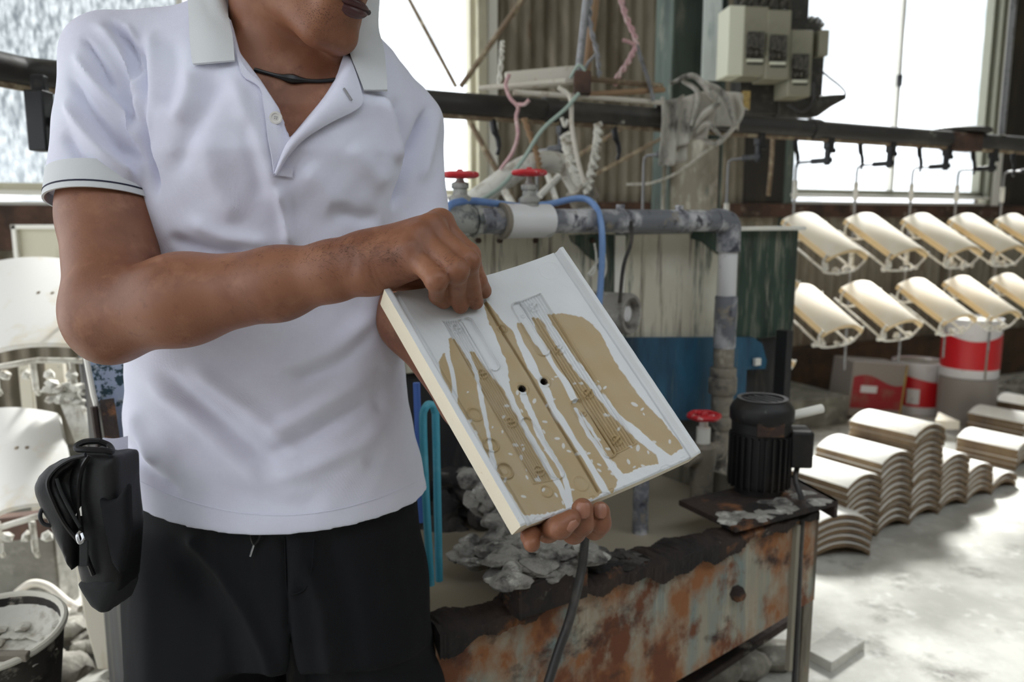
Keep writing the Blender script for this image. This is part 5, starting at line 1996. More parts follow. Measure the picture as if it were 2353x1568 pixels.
def strip(ea, eb, rows, cols, off, th, depth=None, smooth=2, bulge=0.0):
    """sheet between two picture polylines ea and eb; laid on the shirt, or at given depths (one per point)"""
    A_ = np.array(spline([(x, y, (depth[0][i] if depth else 0)) for i, (x, y) in enumerate(ea)], 8))
    B_ = np.array(spline([(x, y, (depth[1][i] if depth else 0)) for i, (x, y) in enumerate(eb)], 8))
    def rs_(K):
        L = np.concatenate([[0], np.cumsum(np.linalg.norm(np.diff(K[:, :2], axis=0), axis=1))])
        t = np.linspace(0, L[-1], rows)
        return np.stack([np.interp(t, L, K[:, i]) for i in range(3)], 1)
    A_, B_ = rs_(A_), rs_(B_)
    g = np.zeros((rows, cols, 3))
    dd = np.zeros((rows, cols))
    for i in range(rows):
        for j in range(cols):
            x = j / (cols - 1)
            q_ = A_[i] * (1 - x) + B_[i] * x
            if depth:
                dq = (drape(q_[0], q_[1], 0.0, 9.0) - CAM) @ FWD - .005
                if dq < q_[2] - .06:
                    dq = q_[2]
                g[i, j] = PD(q_[0], q_[1], min(q_[2], dq) - bulge * math.sin(math.pi * x) * (.4 + .6 * (1 - i / (rows - 1))))
            else:
                g[i, j] = drape(q_[0], q_[1], off(x, i / (rows - 1)) if callable(off) else off)
            dd[i, j] = (g[i, j] - CAM) @ FWD
    if not depth:
        med = np.median(dd)
        dd = np.clip(dd, med - .06, med + .045)
        for _ in range(smooth):
            d2 = dd.copy()
            d2[1:-1] = (dd[:-2] + dd[1:-1] * 2 + dd[2:]) / 4
            d2[:, 1:-1] = (d2[:, :-2] + d2[:, 1:-1] * 2 + d2[:, 2:]) / 4
            dd = d2
        for i in range(rows):
            for j in range(cols):
                x = j / (cols - 1)
                q_ = A_[i] * (1 - x) + B_[i] * x
                g[i, j] = PD(q_[0], q_[1], dd[i, j])
    m = M()
    m.sheet(g, th)
    return m

# collar leaves, placket edges, turned-back placket with its buttonhole
cl = strip([(428, -70), (434, 20), (438, 90), (444, 148)], [(504, -70), (520, 20), (534, 82), (540, 140)], 18, 12, 0, .0035,
           depth=([1.060, 1.020, 1.000, .996], [1.068, 1.034, 1.002, .990]), bulge=.012)
V_ = np.array(cl.v)
mk('collar', cl, 'rib_knit', shirt, sharp=60)
cr2 = strip([(832, -20), (826, 60), (802, 108), (836, 208)], [(872, -20), (868, 60), (882, 120), (890, 208)], 18, 12, 0, .0035,
            depth=([1.09, 1.055, 1.036, 1.030], [1.15, 1.10, 1.062, 1.034]), bulge=.008)
mk('collar', cr2, 'rib_knit', shirt, sharp=60)
cb = M()
g = []
for k in range(25):
    a = math.pi * (k / 24) * 1.25 - .38
    row = []
    for j in range(6):
        t = j / 5
        c = NECK0 * (1 - .45) + NECK1 * .45 + np.array([0, .01, .012])
        r = .073 + .020 * t
        row.append(c + np.array([math.cos(a) * r * 1.08, math.sin(a) * r, .03 - .055 * t + .012 * math.sin(t * 3.1)]))
    g.append(row)
cb.sheet(g, .003)
mk('collar_stand', cb, 'rib_knit', shirt, sharp=60)
pl_ = strip([(543, 118), (566, 160), (606, 200), (640, 256), (664, 318), (652, 352), (634, 398)], [(546, 140), (560, 176), (596, 200), (606, 246), (616, 320), (624, 360), (629, 400)], 26, 8, lambda x, t: .0035, .002)
mk('placket', pl_, 'polo_white', shirt, sharp=60)
pr_ = strip([(790, 128), (776, 172), (748, 215), (706, 268), (668, 318), (650, 352), (633, 398)], [(803, 130), (830, 212), (826, 246), (758, 282), (700, 318), (662, 358), (634, 402)], 30, 12, lambda x, t: .006 + .004 * math.sin(x * 3.1), .0028)
mk('turned_placket', pr_, 'polo_white', shirt, sharp=60)
bx_ = strip([(634, 384), (640, 384), (674, 388)], [(632, 404), (640, 404), (672, 408)], 8, 5, lambda x, t: .002, .0012)
mk('placket_tack', bx_, 'polo_white', shirt, sharp=60)
m = M()
m.tube([drape(790, 203, .013), drape(808, 230, .013)], .0016, 6)
tag(mk('buttonhole', m, 'print_grey', shirt), 'grey stitched buttonhole')
m = M()
bc = drape(634, 271, .004)
bnx = nrm(CAM - bc + np.array([-.1, 0, .1]))
m.lathe([(.0076, 0), (.0080, .001), (.0076, .0024), (.0056, .0024), (.0048, .0016), (.0, .0016)], bc, bnx, 24)
mk('button', m, 'button', shirt)
m = M()
for k in range(4):
    a = k * math.pi / 2 + .6
    x_ = nrm(np.cross(bnx, ZUP))
    y_ = np.cross(bnx, x_)
    m.lathe([(.0007, 0), (.0007, .0004)], bc + bnx * .0016 + (x_ * math.cos(a) + y_ * math.sin(a)) * .0016, bnx, 6)
mk('button_holes', m, 'print_grey', shirt)['kind'] = 'stuff'

# ribbed sleeve cuff with its navy line, open below
def cuff(z0, z1, r0, r1, th, mname, name, flare=.0):
    ax = nrm(CUFL - SHL)
    x_ = nrm(np.cross((0, 1, 0), ax))
    y_ = np.cross(ax, x_)
    m = M()
    n = 48
    rings = []
    for k in range(n + 1):
        a = 2 * math.pi * k / n
        dv = x_ * math.cos(a) + y_ * math.sin(a)
        wob = 1 + .012 * math.sin(3 * a + 1)
        rings.append([CUFL + ax * z0 + dv * (r0 - th) * wob, CUFL + ax * z0 + dv * r0 * wob, CUFL + ax * z1 + dv * r1 * wob, CUFL + ax * z1 + dv * (r1 - th) * wob])
    m.loft(rings, caps=False)
    return mk(name, m, mname, shirt, sharp=60)
cf = cuff(-.026, .005, .0742, .0754, .003, 'rib_knit', 'sleeve_cuff')
cuff(.0015, .0035, .0758, .0759, .003, 'navy', 'cuff_line')
cuff(.003, .011, .0754, .0756, .003, 'rib_knit', 'cuff_edge')
# hem band seam and side tail
hm = M()
pts = []
for u in np.linspace(285, 968, 44):
    v = 1085 + 100 * (1 - ((u - 640) / 360) ** 2)
    pts.append(drape(u, v, .0004))
hm.tube(pts, .0009, 5)
mk('hem_seam', hm, 'polo_white', shirt)
tl_ = strip([(236, 1008), (262, 1010), (292, 1004)], [(250, 1020), (272, 1040), (292, 1050)], 10, 6, 0, .004, depth=([1.06, 1.07, 1.09], [1.06, 1.06, 1.07]))
mk('shirt_tail', tl_, 'polo_white', shirt, sharp=60)

# ---- head, neck, chest: one skin body
HC = PD(757, 74, 1.0)
hf = nrm((.60, -.70, -.36))
hu = nrm(np.array([.26, -.10, .96]) - hf * (np.array([.26, -.10, .96]) @ hf))
hs = np.cross(hf, hu)
if hs[0] < 0:
    hs = -hs
HC = HC - hf * .078 + hu * .098
HAX = [hs, hf, hu]
def hp_(s, f, u_):
    return HC + hs * s + hf * f + hu * u_
head_prims = [
    (ell(hp_(0, -.005, .035), (.076, .098, .098), HAX), .01),
    (ell(hp_(0, .018, -.045), (.060, .074, .066), HAX), .03),
    (ell(hp_(0, .078, -.098), (.026, .020, .020), HAX), .025),
    (cap(hp_(-.056, .0, -.07), hp_(-.02, .075, -.10), .020, .018), .025),
    (cap(hp_(.056, .0, -.07), hp_(.02, .075, -.10), .020, .018), .025),
    (ell(hp_(0, .088, -.058), (.030, .018, .022), HAX), .02),
    (cap(hp_(0, .088, .02), hp_(0, .118, -.022), .009, .014), .012),
    (ell(hp_(-.016, .104, -.026), (.010, .012, .009), HAX), .008),
    (ell(hp_(.016, .104, -.026), (.010, .012, .009), HAX), .008),
    (ell(hp_(-.04, .066, -.012), (.024, .02, .02), HAX), .02),
    (ell(hp_(.04, .066, -.012), (.024, .02, .02), HAX), .02),
    (cap(hp_(-.05, .082, .034), hp_(.05, .082, .034), .010, .010), .02),
    (ell(hp_(-.080, -.012, -.004), (.008, .020, .032), HAX), .006),
    (ell(hp_(.080, -.012, -.004), (.008, .020, .032), HAX), .006),
    (cap(NECK0 - (0, 0, .06), NECK1, .066, .066), .03),
    (cap(hp_(0, -.02, -.06), NECK0 - (0, -.01, .02), .056, .062), .03),
    (cap(hp_(-.055, -.03, -.04), P(640, 165, 1.085), .016, .012), .02),
    (cap(hp_(.055, -.03, -.04), P(690, 170, 1.09), .016, .012), .02),
]
hb = blend(head_prims)
eyeL, eyeR = hp_(-.032, .088, .012), hp_(.032, .088, .012)
def upper_fn(p):
    d = hb(p)
    for e_ in (eyeL, eyeR):
        d = -smin(-d, np.linalg.norm(p - e_, axis=1) - .012, .012)
    for e_ in (eyeL, eyeR):          # lowered upper lids
        lid = np.linalg.norm(p - (e_ - hf * .0055 + hu * .0012), axis=1) - .0128
        d = smin(d, np.maximum(lid, -((p - e_) @ hu) - .0035), .003)
    # the crease between the lips
    cr_ = cap(hp_(-.022, .104, -.058), hp_(.022, .104, -.058), .0022, .0022)(p)
    d = -smin(-d, cr_, .003)
    t = np.maximum(torso(.020)(p), p[:, 2] - P(650, 150, 1.1)[2] - .02)
    t = np.maximum(t, P(650, 620, 1.1)[2] - p[:, 2])
    d = smin(d, t, .035)
    return d
lo_ = np.array([-.60, .84, 1.12])
UV_, UF = sdf_mesh(upper_fn, lo_, np.array([-.02, 1.34, 1.78]), .0034)
UV_ = relax(UV_, UF, 2)

# ---- his right arm (at picture left) with its hand on the tile's top edge
def PT(u, v, d):
    return PD(u, v, d)
dtop = float((on_tile(1055, 715, 0.0) - CAM) @ FWD)
W1 = PT(838, 604, .895)
arm_prims = [
    (cap(P(264, 260, 1.115), PT(253, 500, 1.058), .050, .060), .02),
    (cap(PT(252, 480, 1.06), PT(262, 690, 1.0), .0625, .056), .02),
    (ell(PT(247, 762, .995), (.036, .036, .036)), .03),
    (cap(PT(262, 720, .985), PT(420, 690, .95), .056, .050), .03),
    (cap(PT(420, 688, .95), PT(640, 652, .92), .050, .040), .03),
    (cap(PT(640, 652, .92), PT(770, 622, .90), .040, .0315), .02),
    (cap(PT(770, 622, .90), PT(845, 603, .89), .0315, .0285), .02),
]
MCP = {'pinky': PT(944, 580, .862), 'ring': PT(968, 549, .872), 'middle': PT(992, 528, .885), 'index': PT(1012, 515, .905)}
# tips rest on the dish; joints are given in front of it
def tip(u, v, r):
    return on_tile(u, v, r * .92)
def fing(base, j1, j2, tp_, r0, r1, r2, r3, kk=.006):
    return [(cap(base, j1, r0, r1), .010), (ell(j1, (r1 * 1.05,) * 3), .004), (cap(j1, j2, r1 * .96, r2), kk), (cap(j2, tp_, r2, r3), .004)]
RF = {
    'pinky': (PT(1003, 645, .838), PT(1006, 680, dtop - .018), tip(1016, 702, .0095), .0118, .0112, .0098, .0090),
    'ring': (PT(1049, 622, .846), PT(1049, 672, dtop - .020), tip(1054, 712, .0098), .0130, .0122, .0106, .0096),
    'middle': (PT(1075, 600, .862), PT(1081, 655, dtop - .016), tip(1088, 703, .0098), .0132, .0122, .0106, .0096),
    'index': (PT(1078, 585, .895), PT(1098, 645, dtop + .000), tip(1108, 678, .0092), .0130, .0116, .0102, .0092),
}
palm = [
    (cap(W1, MCP['index'], .024, .0150), .02), (cap(W1, MCP['middle'], .025, .0150), .02), (cap(W1, MCP['ring'], .025, .0142), .016), (cap(W1, MCP['pinky'], .024, .0140), .016),
    (cap(PT(862, 622, .885), PT(950, 610, .868), .024, .0155), .02),
    (cap(PT(855, 595, .905), PT(960, 560, .905), .026, .018), .02),
    (cap(PT(880, 625, .905), PT(948, 648, .925), .018, .0145), .014),
    (cap(PT(948, 648, .925), PT(1010, 652, .955), .0145, .0125), .006),
    (cap(PT(1010, 652, .955), PT(1060, 668, .965), .0125, .0105), .004),
]
knuckle = [(ell(MCP[k] + np.array([0, -.002, .003]), (.0142,) * 3), .008) for k in MCP]
tendon = [(cap(PT(880, 580, .875), MCP[k] + np.array([0, -.004, .004]), .012, .0105), .008) for k in ('ring', 'middle')]
R_all = arm_prims + palm + knuckle + tendon
r_base = blend(R_all)
r_f = {}
for k, (j1, j2, t_, r0, r1, r2, r3) in RF.items():
    r_f[k] = blend(fing(MCP[k], j1, j2, t_, r0, r1, r2, r3))
def rarm_fn(p):
    d = r_base(p)
    f = None
    for k in r_f:
        x = r_f[k](p)
        f = x if f is None else smin(f, x, .0018)
    return smin(d, f, .006)
AV, AF = sdf_mesh(rarm_fn, (-.60, .80, .93), (.04, 1.20, 1.36), .0021)
AV = relax(AV, AF, 1)
an = vert_normals(AV, AF)
q = AV - CAM
dep = q @ FWD
au, av = 1176.5 + (q @ RGT) / dep * FPX, 784 - (q @ UPV) / dep * FPX
afc = np.clip((an * (CAM - AV)).sum(1) / np.linalg.norm(CAM - AV, axis=1) * 2, 0, 1)
dsp = np.zeros(len(AV))
for path, w, mm in [([(290, 612), (330, 600), (372, 592)], 9, -5), ([(848, 600), (858, 640), (872, 662)], 3, -.8), ([(858, 605), (868, 640), (882, 660)], 3, -.7), ([(867, 618), (878, 645), (892, 660)], 3, -.6),
                    ([(925, 632), (945, 640), (960, 640)], 3, -.9), ([(1056, 602), (1066, 606), (1074, 614)], 3, -.8), ([(1052, 610), (1062, 612), (1070, 622)], 3, -.6), ([(1078, 582), (1088, 586), (1096, 596)], 3, -.7),
                    ([(1006, 648), (1014, 642), (1024, 640)], 3, -.6), ([(1000, 660), (1010, 666), (1020, 668)], 3, .3), ([(800, 560), (812, 600), (800, 650)], 14, -1.2), ([(700, 580), (760, 570), (830, 552)], 12, 1.0)]:
    d, s = line_d(au, av, path)
    e_ = np.clip(np.minimum(s, 1 - s) * 5, 0, 1)
    dsp += mm * .001 * np.exp(-(d / w) ** 2) * e_
AV = AV + an * (dsp * afc)[:, None]

# ---- his left arm: hidden by the tile but for elbow and fingertips
LW = PD(1232, 1098, .975)
larm = [
    (cap(CUFR + (0, .01, .05), PD(948, 735, 1.115), .044, .043), .02),
    (cap(PD(948, 735, 1.115), PD(1080, 920, 1.055), .043, .038), .03),
    (cap(PD(1080, 920, 1.055), LW, .038, .027), .02),
]
LM = {'index': PD(1345, 1165, .945), 'middle': PD(1312, 1180, .925), 'ring': PD(1284, 1180, .915), 'pinky': PD(1244, 1170, .90)}
lpalm = [(cap(LW, LM[k], .024, .014), .018) for k in LM]
lpalm += [(cap(LW, PD(1330, 1080, .975), .020, .014), .015), (cap(PD(1330, 1080, .975), PD(1385, 1090, .975), .014, .011), .005)]
def dep_edge(u, v):
    """distance of the tile's lower edge line near column u"""
    f = (u - 1197) / (1612 - 1197)
    e_ = tc_[3] * (1 - f) + tc_[2] * f
    return float((e_ - CAM) @ FWD)
LFJ = {
    'middle': (PD(1318, 1222, .862), PD(1338, 1204, dep_edge(1338, 0) + .000), PD(1338, 1170, dep_edge(1338, 0) - .006), .0125, .0120, .0118, .0112),
    'index': (PD(1366, 1212, .872), PD(1378, 1203, dep_edge(1378, 0) + .006), PD(1379, 1176, dep_edge(1378, 0) + .003), .0125, .0122, .0116, .0106),
    'ring': (PD(1259, 1218, .846), PD(1287, 1212, dep_edge(1285, 0) - .008), PD(1312, 1194, dep_edge(1312, 0) - .014), .0125, .0122, .0118, .0100),
    'pinky': (PD(1228, 1216, .85), PD(1219, 1232, .822), PD(1222, 1250, .806), .0105, .0104, .0098, .0088),
}
l_base = blend(larm + lpalm)
l_f = {k: blend(fing(LM[k], *LFJ[k])) for k in LFJ}
def larm_fn(p):
    d = l_base(p)
    f = None
    for k in l_f:
        x = l_f[k](p)
        f = x if f is None else smin(f, x, .0018)
    return smin(d, f, .006)
LV, LF = sdf_mesh(larm_fn, (-.22, .74, .80), (.18, 1.30, 1.34), .0021)
LV = relax(LV, LF, 1)
m = M()
m.add(UV_, UF.tolist())
m.add(AV, AF.tolist())
m.add(LV, LF.tolist())
body = mk('body', m, 'skin', man, sharp=None, normals=False)

def nail(path_c, d_len, d_wid, nx, lw, ll, name='fingernail'):
    """curved nail plate: centre, long axis, cross axis, outward normal"""
    x_, y_, z_ = nrm(d_wid), nrm(d_len), nrm(nx)
    g = []
    for i in range(7):
        row = []
        for j in range(7):
            s, t = (j / 6 - .5) * 2, (i / 6 - .5) * 2
            w = lw * (1 - .55 * max(0, -t) ** 4) * (1 - .30 * max(0, t) ** 4)
            row.append(np.asarray(path_c) + x_ * s * w + y_ * t * ll - z_ * (.0022 * s * s + .0012 * max(0, t) ** 2))
        g.append(row)
    m = M()
    m.sheet(g, .0008)
    return mk(name, m, 'nail', body, sharp=60)
LB_ = BVHTree.FromPolygons([tuple(v) for v in LV], [tuple(map(int, f)) for f in LF])
for k, (u, v), (du, dv_), wv, lv in (('middle', (1340, 1174), (0.04, 1), .0068, .0076), ('index', (1380, 1175), (-.02, 1), .0060, .0074), ('ring', (1314, 1208), (.75, .66), .0052, .0066)):
    hit = LB_.ray_cast(Vector(CAM), Vector(nrm(ray(u, v))))
    if hit[0] is None:
        continue
    c, nn = np.array(hit[0][:]), np.array(hit[1][:])
    if nn @ (CAM - c) < 0:
        nn = -nn
    nn = nrm(nn + .8 * nrm(CAM - c))
    ln = RGT * du + UPV * dv_
    ln = nrm(ln - nn * (ln @ nn))
    nail(c + nn * .0010, ln, np.cross(ln, nn), nn, wv, lv)
for k in ('pinky', 'ring', 'middle'):
    j2, t_ = RF[k][1], RF[k][2]
    ax = nrm(t_ - j2)
    toc = nrm(HN * .55 + RGT * .75 - UPV * .25)
    toc = nrm(toc - ax * (toc @ ax))
    nail(t_ + toc * RF[k][6] * .90 - ax * .001, ax, np.cross(ax, toc), toc, .0048, .0060)

# lips, eyes, hair
m = M()
for (u0, r0, off) in ((-.0545, .0058, .1035), (-.0650, .0078, .1025)):
    pts = [hp_(-.021 + .060 * i / 10, off - .014 * ((i - 5) / 5) ** 2, -.0600 + (u0 + .0600) * (1 - ((i - 5) / 5) ** 2) ** .8) for i in range(11)]
    m.tube(pts, [r0 * (.16 + .84 * math.sin(math.pi * i / 10)) for i in range(11)], 10)
mk('lips', m, 'lips', body, sharp=None)
m = M()
m.tube([hp_(-.020 + .058 * i / 8, .1030 - .012 * ((i - 4) / 4) ** 2, -.0598) for i in range(9)], .0035, 8)
mk('mouth_gap', m, 'mouth', body, sharp=None)
for e_ in (eyeL, eyeR):
    m = M()
    m.lathe([(0, -.011), (.008, -.008), (.011, 0), (.008, .008), (0, .011)], e_ - hf * .006, hf, 16)
    mk('eyeball', m, 'button', body)
    m = M()
    m.lathe([(.0055, .0095), (.0045, .0106), (0, .0112)], e_ - hf * .006, hf, 14)
    mk('iris', m, 'hair', body)
def hair_fn(p):
    d = ell(hp_(0, -.012, .042), (.086, .104, .102), HAX)(p) + .004 * vnoise(p, 130, 3)
    q = p - HC
    face = np.maximum(.035 - q @ hf, q @ hu - .085)
    d = np.maximum(d, -(-np.maximum(face, 0) * 0 - np.minimum(q @ hf - .03, .088 - q @ hu)))
    return np.maximum(d, -(q @ hu) - .03)
HV, HF = sdf_mesh(hair_fn, HC - .16, HC + .17, .004)
m = M()
m.add(HV, HF.tolist())
mk('hair', m, 'hair', man, sharp=None, normals=False)
# black cord necklace
BB = BVHTree.FromPolygons([tuple(v) for v in UV_], [tuple(map(int, f)) for f in UF])
m = M()
pts, rr = [], []
for i in range(25):
    t = i / 24
    u = 585 + (772 - 585) * t
    v = 158 + 30 * math.sin(math.pi * (t * .62 + .02)) - 2 * t
    hit = BB.ray_cast(Vector(CAM), Vector(nrm(ray(u, v))))
    p = np.array(hit[0][:]) if hit[0] is not None else PD(u, v, 1.06)
    pts.append(p - nrm(ray(u, v)) * .0018)
    rr.append(.0026 + .0038 * math.exp(-((t - .46) / .11) ** 2))
m.tube(pts, rr, 8)
mk('necklace_cord', m, 'zipper', man)

# ---- trousers down to the shoes
CRZ = P(650, 1432, 1.14)[2]
def tr_fn(p):
    ct, st_ = math.cos(YAWT), math.sin(YAWT)
    d = torso(.017)(p)
    d = np.maximum(d, p[:, 2] - hem_z(p) - .008)
    d = np.maximum(d, CRZ - .03 - p[:, 2])
    hl, hr = P(462, 1330, 1.165), P(816, 1330, 1.19)
    kl, kr = P(474, 1600, 1.15), P(868, 1600, 1.19)
    fl_, fr_ = np.array([kl[0] - .03, 1.22, .08]), np.array([kr[0] + .06, 1.24, .08])
    a = smin(cap(hl, kl, .108, .114)(p), cap(kl, fl_, .114, .085)(p), .02)
    b = smin(cap(hr, kr, .105, .104)(p), cap(kr, fr_, .104, .085)(p), .02)
    legs = smin(a, b, .010)
    d = smin(d, legs, .04)
    q = p - CAM
    dp = q @ FWD
    uu, vv = 1176.5 + (q @ RGT) / dp * FPX, 784 - (q @ UPV) / dp * FPX
    slit = (np.abs(uu - np.interp(vv, [1430, 1568, 1900], [665, 676, 690])) - np.interp(vv, [1425, 1440, 1568, 1900], [-4, 3, 15, 40])) / FPX * 1.1
    d = np.maximum(d, -slit)
    return d
TV, TF = sdf_mesh(tr_fn, (-.72, .94, .06), (.16, 1.42, HEMZ + .05), .006)
TV = relax(TV, TF, 2)
tn = vert_normals(TV, TF)
q = TV - CAM
dep = q @ FWD
tu, tv = 1176.5 + (q @ RGT) / dep * FPX, 784 - (q @ UPV) / dep * FPX
fc = np.clip((tn * (CAM - TV)).sum(1) / np.linalg.norm(CAM - TV, axis=1) * 2, 0, 1)
dsp = .003 * vnoise(TV, 14, 8)
for path, w, mm in [([(440, 1250), (500, 1310), (560, 1400), (610, 1500), (640, 1600)], 14, 8), ([(400, 1260), (470, 1350), (530, 1450), (560, 1580)], 30, -7), ([(650, 1240), (655, 1330), (662, 1440)], 7, -6),
                    ([(700, 1300), (740, 1400), (760, 1560)], 20, 7), ([(760, 1260), (800, 1400), (820, 1560)], 24, -6), ([(290, 1200), (285, 1350), (280, 1500)], 12, -5), ([(320, 1250), (340, 1400), (340, 1560)], 26, 5), ([(940, 1220), (960, 1400), (980, 1560)], 20, -4),
                    ([(690, 1250), (680, 1330), (665, 1370)], 12, 4)]:
    d, s = line_d(tu, tv, path)
    e_ = np.clip(np.minimum(s + .25, 1.25 - s) * 4, 0, 1)
    dsp += mm * .001 * np.exp(-(d / w) ** 2) * e_ * fc
TV = TV + tn * dsp[:, None]
m = M()
m.add(TV, TF.tolist())
trs = mk('trousers', m, 'black_cloth', man, sharp=60, normals=False)
TB = BVHTree.FromPolygons([tuple(v) for v in TV], [tuple(map(int, f)) for f in TF])
def on_tr(u, v, off):
    h = TB.ray_cast(Vector(CAM), Vector(nrm(ray(u, v))))
    p = np.array(h[0][:]) if h[0] is not None else PD(u, v, 1.02)
    return p - nrm(ray(u, v)) * off
m = M()
m.tube(spline([on_tr(575, 1222, .004), on_tr(578, 1240, .006), on_tr(584, 1252, .006), on_tr(594, 1240, .007), on_tr(600, 1226, .004)], 5), .0016, 6)
mk('drawstring', m, 'zipper', trs)
m = M()
m.tube([on_tr(584, 1251, .006), on_tr(575, 1279, .007)], .0014, 6)
tag(mk('drawstring_tip', m, 'steel', trs), 'shiny metal drawstring tip')
m = M()
m.tube(spline([on_tr(654, 1234, .001), on_tr(656, 1300, .001), on_tr(660, 1358, .001), on_tr(676, 1366, .001), on_tr(702, 1352, .001), on_tr(716, 1310, .001), on_tr(722, 1240, .001)], 6), .0009, 5)
mk('fly_seam', m, 'black_cloth', trs)
for k, x in ((0, -.03), (1, .06)):
    kx = (P(474, 1600, 1.15) if k == 0 else P(872, 1600, 1.19))[0] + x
    m = M()
    rings = []
    for (y, w, h) in ((1.30, .034, .07), (1.27, .040, .085), (1.20, .042, .075), (1.10, .048, .05), (1.03, .044, .035), (.995, .025, .022)):
        rings.append([(kx + w * math.cos(a), y, max(0, h * .5 + h * .5 * math.sin(a))) for a in np.linspace(0, 2 * math.pi, 16, endpoint=False)])
    m.loft(rings)
    mk('shoe', m, 'zipper', man, sharp=60)
# stubble: a few dark dots on the chin, too small to count
rs = np.random.RandomState(9)
m = M()
for i in range(420):
    u, v = rs.normal(732, 32), rs.normal(34, 22)
    hit = BB.ray_cast(Vector(CAM), Vector(nrm(ray(u, v))))
    if hit[0] is None:
        continue
    p = np.array(hit[0][:])
    if p[1] > 1.08:
        continue
    lump(m, p, (.0003,) * 3, i, 1, 0)
mk('stubble', m, 'hair', body)['kind'] = 'stuff'

# short dark hairs on the forearm and wrist
AB = BVHTree.FromPolygons([tuple(v) for v in AV], [tuple(map(int, f)) for f in AF])
m = M()
for i in range(620):
    if i < 330:
        u, v = rs.normal(790, 60), rs.normal(575, 26)
    elif i < 430:
        u, v = rs.normal(898, 16), rs.normal(590, 12)
    elif i < 500:
        u, v = rs.normal(1030, 22), rs.normal(600, 12)
    else:
        u, v = rs.uniform(520, 800), rs.uniform(560, 640)
    hit = AB.ray_cast(Vector(CAM), Vector(nrm(ray(u, v))))
    if hit[0] is None:
        continue
    p, nn = np.array(hit[0][:]), np.array(hit[1][:])
    if nn @ (CAM - p) < 0:
        nn = -nn
    dv = nrm(RGT * rs.uniform(.4, 1) + UPV * rs.uniform(-.7, .5) + nn * .55)
    L_ = rs.uniform(.003, .007)
    x_ = nrm(np.cross(dv, nn)) * .00008
    m.add([p - x_, p + x_, p + nn * .0002, p + dv * L_], [(0, 1, 3), (1, 2, 3), (2, 0, 3)])
mk('arm_hair', m, 'hair', body, sharp=None, normals=False)['kind'] = 'stuff'
# ================================================================== THE HELD TILE: dish, grooves, ribs, holes, glaze runs
def c2(pts):
    """positions measured on the enlarged tile -> tile coordinates in metres (across, down)"""
    p = np.asarray(pts, float)
    a, b = px_ab(860 + p[:, 0] / 2.178, 560 + p[:, 1] / 2.178)
    return np.stack([a * LA, b * LB], 1)
LA, LB = float(np.linalg.norm(HA)), float(np.linalg.norm(HB))
NA, NB = 330, 420
ga = np.linspace(0, 1, NA)
gb = np.linspace(0, 1, NB)
GA, GB = np.meshgrid(ga, gb, indexing='ij')
X, Y2 = GA * LA, GB * LB
# section across: flange, step, groove, dish
H = sag(GA)
e_ = np.minimum(GA * LA, (1 - GA) * LA * 1.7)
H = np.where(e_ < .0085, -.0005 - .0015 * np.clip((e_ - .006) / .0025, 0, 1), H)
H = np.where((e_ >= .0085) & (e_ < .0105), np.minimum(H, -.0055), H)
H = np.where((e_ >= .0105) & (e_ < .017), H - .0025 * np.sin((e_ - .0105) / .0065 * math.pi), H)
H += .00025 * vnoise(np.stack([X, Y2, X * 0], -1), 90, 2)
def smooth01(x):
    x = np.clip(x, 0, 1)
    return x * x * (3 - 2 * x)
def groove(pts, w, dep):
    d, s = line_d(X, Y2, c2(pts))
    return -dep * (1 - smooth01((d - w * .35) / (w * .65)))
H += groove([(548, 285), (640, 440), (760, 630), (900, 870), (1000, 1035), (1118, 1238)], .0022, .0042)
d_c, _ = line_d(X, Y2, c2([(548, 285), (640, 440), (760, 630), (900, 870), (1000, 1035), (1118, 1238)]))
H += .0005 * np.exp(-((d_c - .0032) / .0009) ** 2)
def ribs(poly, nrib):
    q = c2(poly)
    d = poly_sd(X, Y2, q)
    ins = smooth01(-d / .0009)
    ax0, ax1 = (q[0] + q[1]) / 2, (q[2] + q[3]) / 2
    L = ax1 - ax0
    nn = np.array([-L[1], L[0]]) / np.linalg.norm(L)
    t = ((X - ax0[0]) * nn[0] + (Y2 - ax0[1]) * nn[1])
    wd = np.linalg.norm(q[1] - q[0])
    return ins * (-.0018 + .0011 * np.cos(t / wd * nrib * 2 * math.pi)) + .0012 * np.exp(-((d - .0004) / .0007) ** 2)
H += ribs([(340, 390), (435, 380), (905, 1180), (795, 1200)], 8)
H += ribs([(722, 295), (832, 250), (1308, 1000), (1200, 1055)], 8)
def slot(p0, p1, r, k=1.0):
    q = c2([p0, p1])
    d, s = line_d(X, Y2, q)
    return k * (.0026 * np.exp(-((d - r) / .0008) ** 2) - .0020 * smooth01((r - d) / .001))
for p0, p1, r, k in (((722, 322), (842, 535), .0072, 1), ((468, 398), (592, 610), .0072, 1), ((1018, 812), (1172, 1040), .0078, 1), ((765, 900), (915, 1148), .0070, .6)):
    H += slot(p0, p1, r, k)
def ring(p, r, k=1.0, pit=.0):
    q = c2([p])[0]
    d = np.hypot(X - q[0], Y2 - q[1])
    return k * (.0028 * np.exp(-((d - r) / .0009) ** 2) - .0008 * np.exp(-((d - r * .6) / .0012) ** 2)) - pit * (d < r * .5)
for p, r, k in (((503, 857), .0078, .6), ((585, 1010), .0078, .9), ((652, 1140), .0088, 1.2), ((860, 1240), .0064, .4), ((1032, 1200), .0085, .2), ((640, 428), .0050, .8), ((745, 360), .002, .6), ((1050, 850), .0022, .7), ((880, 135), .012, .12)):
    H += ring(p, r, k)
